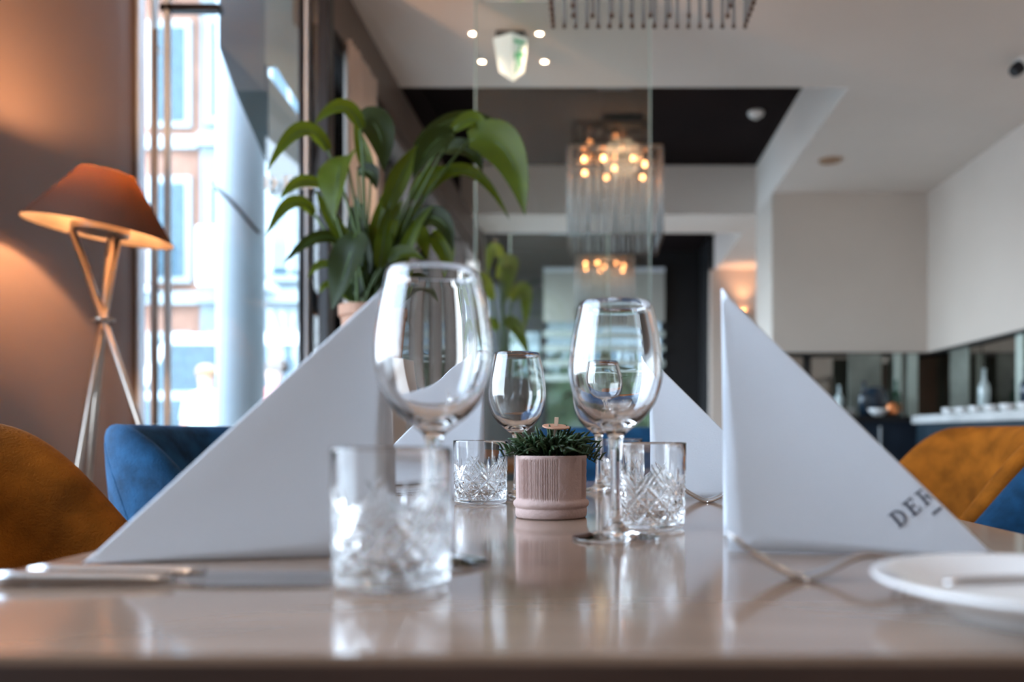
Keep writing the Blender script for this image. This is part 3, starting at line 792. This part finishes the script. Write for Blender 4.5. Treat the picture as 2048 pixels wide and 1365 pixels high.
for (tx, ty, cx_, cy_) in ((-.066, -.03, .0205, -.014), (.057, -.03, .005, .012), (.030, .05, .012, .002)):
    p0 = Vector((tx, ty, zb_)); c_ = Vector((cx_, cy_, zx)); ft = p0+(c_-p0)*(zb_/(zb_-zx))
    MB().tube([p0, ft], .0105, 14).build('leg', M_brushed, lp, smooth=True)
MB().lathe([(.026, -.005), (.033, -.003), (.033, .003), (.026, .005)], 30, (.0125, 0, zx), close=True).build('collar', M_brushed, lp, smooth=True)
bulb_light((lx+.003, d, zb_+.142), 27, (1.0, .55, .26), .03)

# ------------------------------------------------------------------ big leafy plant
PD = 2.30
pot_top = at(735, 628, PD)
bp_ = thing('leafy_plant', 'big arching peace lily in a clay pot behind the plain napkin', 'plant', (pot_top.x, PD, 0))
org = Vector((pot_top.x, PD, 0)); zt0 = pot_top.z
def leafm(base, mid, tip, hw, mb, droop=0.0, fold=.25, facing=0.0):
    n = 14; cols_ = 7
    vs = []; fs = []
    for i in range(n+1):
        t = i/n; p = bez(base, mid*2-(base+tip)*.5, tip, t)
        tg_ = (bez(base, mid*2-(base+tip)*.5, tip, min(1, t+.03))-bez(base, mid*2-(base+tip)*.5, tip, max(0, t-.03))).normalized()
        view = Vector((math.sin(facing), -math.cos(facing), 0.25)).normalized()
        sd = tg_.cross(view); 
        if sd.length < .2: sd = Vector((1, 0, 0))
        sd.normalize(); up = sd.cross(tg_).normalized()
        w_ = hw*(math.sin(PI*min(1, t*.93+.07)**.75))**.85*(1 if t < .99 else 0)
        if i == n: w_ = 0
        for k in range(cols_):
            q = (k/(cols_-1)-.5)*2
            vs.append(p+sd*q*w_+up*(abs(q)**1.3*w_*fold+math.sin(t*9+q*3)*w_*.05))
    for i in range(n):
        for k in range(cols_-1): fs.append((i*cols_+k, i*cols_+k+1, (i+1)*cols_+k+1, (i+1)*cols_+k))
    mb.add(vs, fs)
leaves = [ # base, mid, tip, half width px, depth offset base/tip, kind, facing
 ((722,258),(684,214),(627,250),17,-.05,-.10,0,.3), ((656,300),(600,262),(533,345),17,-.1,-.2,0,.3), ((722,236),(757,262),(768,345),34,.0,-.02,1,.2),
 ((742,350),(725,300),(708,240),15,0,0,0,0), ((692,312),(676,350),(668,442),43,-.12,-.2,0,-.5), ((648,372),(600,366),(560,400),14,-.05,-.15,0,.3),
 ((628,428),(582,408),(531,475),15,0,-.1,0,.2), ((706,500),(664,440),(632,380),15,-.02,-.05,0,.2), ((686,486),(630,478),(566,530),14,0,-.08,1,.2),
 ((664,530),(637,532),(616,558),9,0,-.03,0,0), ((712,468),(694,530),(663,622),38,-.1,-.16,1,-.3), ((716,345),(742,346),(752,380),17,0,-.02,1,0),
 ((776,420),(806,345),(848,282),22,0,.05,0,0), ((832,294),(915,236),(1006,250),15,.05,.15,1,0), ((908,270),(862,292),(826,360),24,-.02,-.06,1,.2),
 ((938,282),(1012,302),(1050,432),42,.0,-.05,0,-.3), ((848,392),(935,342),(1020,442),15,.05,.05,0,0), ((826,400),(864,352),(920,338),18,0,.06,0,0),
 ((828,446),(880,440),(906,506),23,-.02,-.06,1,0), ((862,470),(890,500),(893,556),22,.02,0,0,0), ((775,524),(808,505),(850,522),15,-.05,-.08,0,0),
 ((790,500),(830,464),(855,520),26,.02,.0,0,.3), ((748,560),(765,470),(800,398),12,0,.05,0,0), ((735,560),(758,450),(772,376),18,.04,.06,0,0),
 ((722,560),(708,480),(728,400),12,.05,.05,1,0), ((766,560),(800,480),(842,404),16,-.02,.04,0,0), ((716,600),(704,540),(726,470),24,-.04,.0,1,0),
 ((752,590),(770,520),(812,470),18,-.04,0,1,0), ((740,590),(742,500),(752,420),16,.06,.08,1,0), ((880,300),(935,300),(965,345),20,.05,0,1,0),
 ((905,262),(950,240),(965,285),18,.0,0,0,0), ((770,590),(830,560),(880,600),20,.03,0,1,0), ((700,600),(660,570),(640,590),10,.03,0,0,0)]
f1, f2, stm = MB(), MB(), MB()
random.seed(23)
for k in range(14):
    bx_ = random.uniform(705, 800); tx_ = bx_+(bx_-745)*1.1+random.uniform(-25, 25)
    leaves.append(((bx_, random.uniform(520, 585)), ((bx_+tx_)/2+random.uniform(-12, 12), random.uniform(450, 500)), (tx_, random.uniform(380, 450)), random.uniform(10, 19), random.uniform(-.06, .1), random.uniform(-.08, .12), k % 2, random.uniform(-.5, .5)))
random.seed(11)
for (b_, m_, t_, hw, o0_, o1_, kd, fc) in leaves:
    db, dt = PD+o0_, PD+o1_
    B_ = at(*b_, db)-org; T_ = at(*t_, dt)-org; M_ = at(*m_, (db+dt)/2)-org
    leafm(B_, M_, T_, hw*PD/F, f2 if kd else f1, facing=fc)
    root = Vector((random.uniform(-.03, .03), random.uniform(-.03, .03), zt0-.03))
    c_ = root.lerp(B_, .55)+Vector((-(B_.x)*.18, 0, .02)) + (B_-M_)*.15
    stm.tube([bez(root, c_, B_, k/8) for k in range(9)], [.0045]*5+[.0035]*4, 8)
    stm.tube([bez(B_, M_*2-(B_+T_)*.5, T_, k/8)+Vector((0, .001, 0)) for k in range(8)], [.003, .0027, .0024, .002, .0018, .0014, .001, .0006], 6)
f1.build('leaves', M_leaf, bp_, smooth=True); f2.build('dark_leaves', M_leafd, bp_, smooth=True)['label'] = 'darker green leaves'  # second leaf set in a darker green
stm.build('stems', M_stem, bp_, smooth=True)
MB().lathe([(0, -.16), (.055, -.16), (.072, -.01), (.078, -.01), (.078, .02), (.070, .02), (.068, -.02), (0, -.02)], 40, (0, 0, zt0)).build('pot', mat('clay_pot', (.40, .22, .15), .8, noise=.15), bp_, smooth=False)
tag(MB().box(-.09, .09, -.09, .09, 0, zt0-.1605).build('plant_pedestal', M_wallw, loc=(org.x, PD, 0), bevel=.004), 'pale square pedestal carrying the big peace lily', 'pedestal')
# second plant behind the glass screen
q0 = at(1010, 760, 3.95)
bq = thing('leafy_plant', 'smaller leafy plant in a grey planter behind the glass screen', 'plant', (q0.x, 3.95, 0))
f1, stm = MB(), MB(); og = Vector((q0.x, 3.95, 0))
for (b_, m_, t_, hw) in [((1022,600),(1050,585),(1048,668),16), ((1000,560),(1020,530),(1010,610),20), ((985,600),(960,560),(950,640),14), ((1010,640),(1035,660),(1060,720),14), ((995,660),(975,650),(955,700),12), ((1005,520),(985,500),(975,560),12)]:
    B_ = at(*b_, 3.95)-og; T_ = at(*t_, 3.9)-og; M_ = at(*m_, 3.92)-og
    leafm(B_, M_, T_, hw*3.95/F, f1); root = Vector((0, 0, q0.z-.02)); stm.tube([bez(root, root.lerp(B_, .5)+Vector((0, 0, .05)), B_, k/6) for k in range(7)], .005, 8)
f1.build('leaves', M_leaf, bq, smooth=True); stm.build('stems', M_stem, bq, smooth=True)
MB().lathe([(0, 0), (.12, 0), (.15, q0.z), (.14, q0.z), (.13, q0.z-.04), (0, q0.z-.04)], 36).build('planter', mat('grey_planter', (.12, .12, .12), .7, noise=.1), bq)

# ------------------------------------------------------------------ glass screens
def screen(label, px0, px1, d, z1, foot=True):
    x0, x1 = (px0-1190)*d/F, (px1-1190)*d/F
    t = thing('glass_screen', label, 'glass screen', ((x0+x1)/2, d, 0), 0, 'frameless glass screens across the room'); hw = (x1-x0)/2
    MB().box(-hw, hw, -.003, .003, 0.03, z1).build('upright_sheet', M_green, t)
    for sx in (-1, 1): MB().box(sx*hw-.0032, sx*hw+.0032, -.0045, .0045, 0.03, z1).build('polished_edge', M_edge, t)
    MB().box(-hw, hw, -.02, .02, 0, .05).build('floor_rail', M_alu, t)
screen('tall frameless glass screen standing up to the white ceiling', 951, 1300, 3.72, ZC-.002)
screen('lower frameless glass screen standing behind the tall one', 1020, 1216, 4.35, 1.90)

# ------------------------------------------------------------------ crystal chandeliers
ZB = EYE+1.27; HR = .56
def chandelier(label, y, xc, rodr):
    t = thing('chandelier', label, 'chandelier', (xc, y, ZB), 0, 'square crystal rod chandeliers in a row')
    W = .30
    rod = MB(); rod.lathe([(rodr, .012), (rodr, HR)], 10)
    rod.cur = 1; rod.lathe([(0, -.002), (rodr*1.1, .001), (rodr*1.35, .007), (rodr, .014)], 10)
    ro = rod.build('crystal_rod', [M_rod, M_rodtip], t, smooth=True)
    first = True
    for (hw, n, dz) in ((W, 17, 0), (W-.065, 8, .0)):
        for sd in range(4):
            for k in range(n if hw == W else n):
                u = -hw+2*hw*k/n
                x, yy = [(u, hw), (hw, -u), (-u, -hw), (-hw, u)][sd]
                if first: o = ro; first = False
                else: o = ro.copy(); C.objects.link(o); o.parent = t
                o.location = (x, yy, dz)
    f = MB(); f.box(-W, W, -W, -W+.02, HR, HR+.02).box(-W, W, W-.02, W, HR, HR+.02).box(-W, -W+.02, -W+.02, W-.02, HR, HR+.02).box(W-.02, W, -W+.02, W-.02, HR, HR+.02)
    f.box(-W, W, -.01, .01, HR+.001, HR+.018); f.box(-.01, .01, -W, W, HR+.003, HR+.016)
    w2 = W-.065
    f.box(-w2-.01, w2+.01, -w2-.01, -w2+.01, HR, HR+.015).box(-w2-.01, w2+.01, w2-.01, w2+.01, HR, HR+.015).box(-w2-.01, -w2+.01, -w2, w2, HR, HR+.015).box(w2-.01, w2+.01, -w2, w2, HR, HR+.015)
    f.build('frame', mat('champagne_metal', (.45, .33, .24), .3, metal=.9, noise=.1), t)
    for (bx, by) in ((-.2, -.18), (-.08, -.2), (.12, -.2), (.2, -.08), (-.2, .1), (0, 0), (.2, .2), (-.05, .2)):
        b = MB().lathe([(0, 0), (.012, .006), (.015, .02), (.010, .035), (0, .04)], 12, (bx, by, HR-.055)).build('bulb', M_warmb, t, smooth=True)
        MB().lathe([(0, 0), (.008, 0), (.008, .02), (0, .02)], 10, (bx, by, HR-.018)).build('bulb_socket', M_blackm, b)
    top = (ZD if (4.66 < y < 7.36 or y > 8.04) else ZC)-ZB
    c = MB()
    for (cx, cy) in ((-.2, -.2), (.2, -.2), (-.2, .2), (.2, .2)): c.tube([(cx, cy, HR+.01), (cx*.3, cy*.3, top)], .0015, 6)
    c.box(-.12, .12, -.12, .12, top-.03, top); c.build('suspension', M_blackm, t)
    bulb_light((xc, y, ZB+HR-.10), .8, WARM, .12)
XCH = (1231-1190)/ (F/5.26) 
chandelier('nearest crystal rod chandelier, cropped by the top of the picture', 2.28, (1298-1190)/(F/2.585), .0052)
chandelier('middle crystal rod chandelier below the dark ceiling recess', 5.56, XCH, .0075)
chandelier('farthest crystal rod chandelier, partly hidden under the middle one', 8.84, (1210-1190)/(F/8.54), .0095)

# ------------------------------------------------------------------ things on the ceiling
for i, (px, py) in enumerate(((946, 66), (1079, 66), (964, 122), (1089, 122))):
    s2 = (869-py)/1.96; x, y = (px-1190)/s2, F/s2
    lab = ['front left', 'front right', 'back left', 'back right'][i]
    t = thing('downlight', 'lit recessed downlight, %s one of the four round the exit sign' % lab, 'downlight', (x, y, ZC), 0, 'recessed downlights round the exit sign')
    MB().lathe([(.016, -.0005), (.026, -.0005), (.027, -.004), (.017, -.006)], 28, close=True).build('ring', M_white, t, smooth=True)
    MB().lathe([(0, -.003), (.017, -.003)], 24).build('lens', M_down, t)
    spot((x, y, ZC-.03), 6, (1, .72, .5), math.radians(110))
for i, (x, y, e) in enumerate(((2.0, 1.3, 14), (-1.0, -.9, 8))):  # extra downlights added out of view to warm and brighten the room
    t = thing('downlight', 'added unseen downlight in the white ceiling, ' + ['at the right beside the bar', 'behind the camera'][i], 'downlight', (x, y, ZC), 0, 'added downlights out of view')
    MB().lathe([(.016, -.0005), (.034, -.0005), (.035, -.004), (.017, -.006)], 28, close=True).build('ring', M_white, t, smooth=True)
    MB().lathe([(0, -.003), (.02, -.003)], 24).build('lens', M_down, t)
    spot((x, y, ZC-.03), e, (1, .74, .52), math.radians(130))
ex = thing('exit_sign', 'white emergency exit sign with green running figure, hanging from the ceiling', 'exit sign', (at(1020, 72, 4.0).x, 4.05, ZC))
MB().box(-.07, .07, -.05, .05, -.03, 0).build('ceiling_mount', M_blackm, ex, bevel=.004)
Rz = Matrix.Rotation(math.radians(0), 4, 'Z')
a, b, c_, tp, bt = Vector((-.085, -.02, 0)), Vector((.015, -.11, 0)), Vector((.075, .02, 0)), -.03, -.20
bx = MB(); top_ = [Vector((-.085, -.03, tp)), Vector((.01, -.09, tp)), Vector((.085, -.03, tp)), Vector((.0, .05, tp))]
bot_ = [Vector((-.055, -.02, bt+.01)), Vector((.015, -.055, bt-.05)), Vector((.065, -.02, bt+.01)), Vector((.01, .03, bt+.01))]
bx.add(top_+bot_, [(0, 1, 2, 3), (7, 6, 5, 4), (0, 4, 5, 1), (1, 5, 6, 2), (2, 6, 7, 3), (3, 7, 4, 0)])
bx.build('sign_body', mat('sign_white', (.8, .84, .82), .4, noise=.02, emit=(.85, 1, .93), estr=.06), ex)
gm = mat('sign_green', (.01, .28, .12), .5, noise=.05, emit=(0, .6, .25), estr=.06)
gs = MB()
def onface(u, v):   # right hand face of the sign
    p = (top_[1].lerp(top_[2], u)).lerp(bot_[1].lerp(bot_[2], u), v)
    return p+Vector((.35, -.9, -.1)).normalized()*.004
for pol in ([(.15, .12), (.85, .12), (.85, .2), (.15, .2)], [(.45, .25), (.6, .25), (.6, .38), (.45, .38)], [(.35, .40), (.7, .40), (.6, .62), (.4, .62)], [(.4, .62), (.52, .62), (.35, .85), (.2, .85)], [(.5, .6), (.62, .62), (.85, .8), (.75, .86)], [(.2, .42), (.35, .40), (.3, .55), (.15, .55)], [(.68, .42), (.9, .5), (.85, .58), (.66, .5)]):
    gs.add([onface(*p) for p in pol], [(0, 1, 2, 3)])
gs.build('pictogram', gm, ex, solid=.001)
p = at(1512, 224, F*2.40/(869-224)); sd_ = thing('smoke_detector', 'round white smoke detector on the dark ceiling recess', 'smoke detector', (p.x, p.y, ZD))
MB().lathe([(0, 0), (.058, 0), (.060, -.012), (.050, -.030), (.036, -.038), (0, -.040)], 36).build('housing', M_white, sd_, smooth=True)
MB().lathe([(0, -.040), (.022, -.040), (.020, -.052), (0, -.055)], 24).build('sensor', mat('sensor_grey', (.6, .6, .58), .4, noise=.05), sd_, smooth=True)
p = at(1660, 320, F*1.96/(869-320)); dl = thing('round_vent', 'round tan ceiling valve on the white ceiling, right of the dark recess', 'ceiling vent', (p.x, p.y, ZC))
MB().lathe([(.05, 0), (.08, 0), (.078, -.012), (.055, -.014)], 36, close=True).build('ring', mat('tan_metal', (.42, .26, .16), .5, noise=.1), dl)
MB().lathe([(0, -.012), (.048, -.010), (.05, -.002), (0, -.002)], 30).build('cone', mat('tan_metal2', (.34, .20, .12), .5, noise=.1), dl)
p = at(2046, 128, 4.3); tr = thing('spotlight', 'black and white ceiling spotlight at the top right picture edge', 'spotlight', (p.x, 4.3, ZC))
MB().tube([(0, 0, 0), (0, 0, p.z-ZC+.05)], .012).build('stem', M_blackm, tr, smooth=True)
Mx = Matrix.Translation((0, 0, p.z-ZC)) @ Matrix.Rotation(math.radians(50), 4, 'Y')
hd_ = MB().lathe([(0, -.07), (.028, -.07), (.036, -.05), (.036, .06), (.03, .06), (.02, .03), (0, .03)], 28, M=Mx).build('head', M_blackm, tr, smooth=False)
MB().lathe([(.034, -.02), (.041, -.02), (.041, .03), (.034, .03)], 28, M=Mx, close=True).build('white_collar', M_white, hd_)
p = at(1487, 590, 9.75); ws = thing('wall_lamp', 'warm glowing wall lamp on the pale wall at the passage end', 'wall lamp', (p.x, 9.79, p.z-.25))
MB().box(-.04, .04, -.06, 0.0, -.06, .06).build('housing', M_bronze, ws, bevel=.004)
MB().lathe([(0, 0), (.025, .0), (.025, .01), (0, .01)], 20, (0, -.03, .061)).build('lens', M_warmb, ws)
spot((p.x, 9.68, p.z-.16), 3, (1, .5, .25), math.radians(100), .9, .03, (PI, 0, 0))

# curtain beside the first facade post
cu = MB(); n = 60; vs = []; fs = []
for i in range(n+1):
    y = 3.56+.42*i/n; x = XL+.03+.018*math.sin(i*.9)+.006*math.sin(i*2.1)
    for z in (.05, .8, 1.6, 2.55): vs.append((x, y, z))
for i in range(n):
    for k in range(3): fs.append((i*4+k, i*4+k+1, (i+1)*4+k+1, (i+1)*4+k))
tag(cu.add(vs, fs).build('curtain', mat('taupe_curtain', (.60, .52, .47), .9, noise=.1), smooth=True, solid=.003), 'taupe curtain gathered beside the first street window', 'curtain')

# ------------------------------------------------------------------ bar on the right
t = thing('back_bar', 'dark navy bar cabinet with black top under the white hood', 'bar counter', (0, 0, 0))
MB().box(1.50, 2.36, 6.0, 6.5, .0, .94).build('cabinet', M_navy, t)
MB().box(1.48, 2.36, 5.96, 6.52, .94, .975).build('worktop', M_black, t)
for x in (1.78, 2.07): MB().box(x-.005, x+.005, 5.985, 6.0, .05, .90).build('panel_gap', M_alu, t)
t = thing('side_counter', 'navy counter with white marble top along the right wall', 'bar counter', (0, 0, 0))
MB().box(2.30, 2.66, 3.4, 5.9, 0, .92).build('cabinet', mat('navy_panel', (.014, .030, .045), .5, noise=.2), t)
MB().box(2.27, 2.68, 3.38, 5.92, .92, .975).build('worktop', mat('white_marble', (.62, .62, .62), .25, noise=.15, nscale=5), t, bevel=.004)
# smoked mirror panels behind the bar, one each
xs = [1.46, 1.72, 1.78, 2.10, 2.42, 2.76]
for i in range(5):
    if i == 1: continue
    tag(MB().box(xs[i]+.004, xs[i+1]-.004, 6.82, 6.845, .98, 1.50).build('mirror_panel', M_mirror), ['smoked mirror panel at the left end of the bar niche', '', 'smoked mirror panel just right of the black niche post', 'smoked mirror panel in the middle of the bar niche', 'smoked mirror panel in the right corner of the bar niche'][i], 'mirror', 'smoked mirror panels in the bar niche')
sbox('trim_5', M_black, 1.72, 1.78, 6.80, 6.845, .98, 1.50)
sbox('trim_6', M_black, 1.44, 2.78, 6.70, 6.84, 1.49, 1.507)
for i in range(3):
    y0 = 3.9+i*.98
    tag(MB().box(2.75, 2.775, y0+.01, y0+.97, .98, 1.50).build('mirror_panel', M_mirror), 'smoked mirror panel on the right wall, %s one from the corner' % ['third', 'second', 'first'][i], 'mirror', 'smoked mirror panels on the right wall')
sbox('trim_7', M_black, 2.70, 2.776, 2.0, 6.82, 1.49, 1.507)
def bottle(label, x, y, z, h, r, m, g):
    o = MB().lathe([(0, 0), (r, 0), (r, h*.55), (r*.85, h*.64), (r*.35, h*.74), (r*.32, h*.96), (r*.4, h*.96), (r*.4, h), (0, h)], 24).build('bottle', m, smooth=True, loc=(x, y, z)); return tag(o, label, 'bottle', g)
BG = 'bottles on the bar'
mg = mat('bottle_green', (.02, .10, .06), .08, noise=.1, coat=.5); mam = mat('bottle_dark', (.015, .03, .05), .08, noise=.1, coat=.5); mcl = mat('bottle_pale', (.5, .58, .58), .08, noise=.1, coat=.5)
ZW = .9752
bottle('dark bottle on the black bar top beside the copper jug', 2.0, 6.13, ZW, .26, .038, mam, BG)
bottle('pale bottle on the black bar top, left of the dark bottle', 1.86, 6.28, ZW, .24, .034, mcl, BG)
bottle('green bottle at the right end of the black bar top', 2.30, 6.3, ZW, .28, .036, mg, BG)
bottle('tall pale bottle on the white marble counter', 2.50, 5.3, ZW, .29, .035, mcl, BG)
bottle('dark bottle on the white marble counter', 2.56, 4.9, ZW, .27, .036, mam, BG)
band_pale = mat('pale_band', (.50, .56, .50), .25, noise=.15, nscale=3); band_grey = mat('grey_band', (.20, .21, .18), .25, noise=.3, nscale=6)  # made-up uprights standing in for pale vertical bands of unknown nature
for (px0, px1, dy, fm, lb) in ((1697, 1762, 6.60, band_grey, 'broad grey green stand-in band at the left of the bar niche'), (1788, 1803, 6.60, band_pale, 'thin pale stand-in band behind the dark round jar, left one'), (1815, 1835, 6.60, band_pale, 'thin pale stand-in band behind the copper jug, right one')):
    u = thing('band_upright', lb, 'glass panel', ((px0+px1)/2*dy/F-1190*dy/F, dy, 0), 0, 'stand-in bands in the bar niche'); hw_ = (px1-px0)/2*dy/F  # stand-in for a band, not known to be glass
    MB().box(-hw_, hw_, -.008, .008, 0.02, 1.488).build('upright_sheet', fm, u, bevel=.002)
    MB().box(-hw_-.004, hw_+.004, -.014, .014, 0, .02).build('band_foot', M_alu, u)
for (px0, px1, dx, fm, lb) in ((1893, 1930, 2.715, band_grey, 'grey stand-in band fixed on the right wall nearest the corner'), (2024, 2038, 2.715, band_pale, 'thin pale stand-in band fixed on the right wall above the cups')):
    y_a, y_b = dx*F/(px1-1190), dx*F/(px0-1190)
    o = MB().box(2.74, 2.749, y_a, y_b, .98, 1.488).build('band_upright', fm); tag(o, lb, 'glass panel', 'stand-in bands on the right wall')  # stand-in for a band, not known to be glass
jg = thing('copper_jug', 'small copper jug on the black bar top', 'jug', (2.19, 6.10, ZW))
MB().lathe([(0, 0), (.038, 0), (.045, .02), (.046, .05), (.032, .08), (.036, .10), (.033, .10), (.028, .08), (0, .078)], 30).build('body', M_copper, jg, smooth=True)
MB().tube([(.034, 0, .09), (.07, 0, .085), (.075, 0, .05), (.045, 0, .03)], .005, 10).build('handle', M_copper, jg, smooth=True)
tag(MB().lathe([(0, 0), (.03, 0), (.06, .03), (.075, .055), (.071, .055), (.056, .032), (0, .01)], 36).build('bowl', M_china, smooth=True, loc=(2.07, 6.03, ZW)), 'white bowl on the black bar top', 'bowl')
tag(MB().lathe([(0, 0), (.075, 0), (.10, .05), (.115, .12), (.10, .18), (.06, .215), (.06, .225), (0, .225)], 36).build('round_jar', mam, smooth=True, loc=(2.14, 6.3, ZW)), 'dark round jar at the back of the black bar top', 'jar')
for k in range(7):
    x, y = 1.60+k*.05, 6.1
    tag(MB().lathe([(0, 0), (.018, 0), (.022, .06), (.020, .06), (.016, .004), (0, .004)], 18).build('shot_glass', pane_mat('bar_glass', (.9, .9, .9), body=.25, bodycol=(.85, .8, .76)), smooth=True, loc=(x, y, ZW)), ['first','second','third','fourth','fifth','sixth','seventh'][k]+' small glass from the left on the black bar top', 'glass', 'small glasses on the black bar top')
for k in range(9):
    x, y = 2.40, 4.0+k*.2
    tag(MB().lathe([(0, 0), (.025, 0), (.042, .025), (.045, .045), (.042, .045), (.036, .025), (0, .006)], 20).build('cup', M_china, smooth=True, loc=(x, y, ZW)), ['first','second','third','fourth','fifth','sixth','seventh','eighth','ninth'][k]+' white cup from the near end of the marble counter', 'cup', 'white cups on the marble counter')
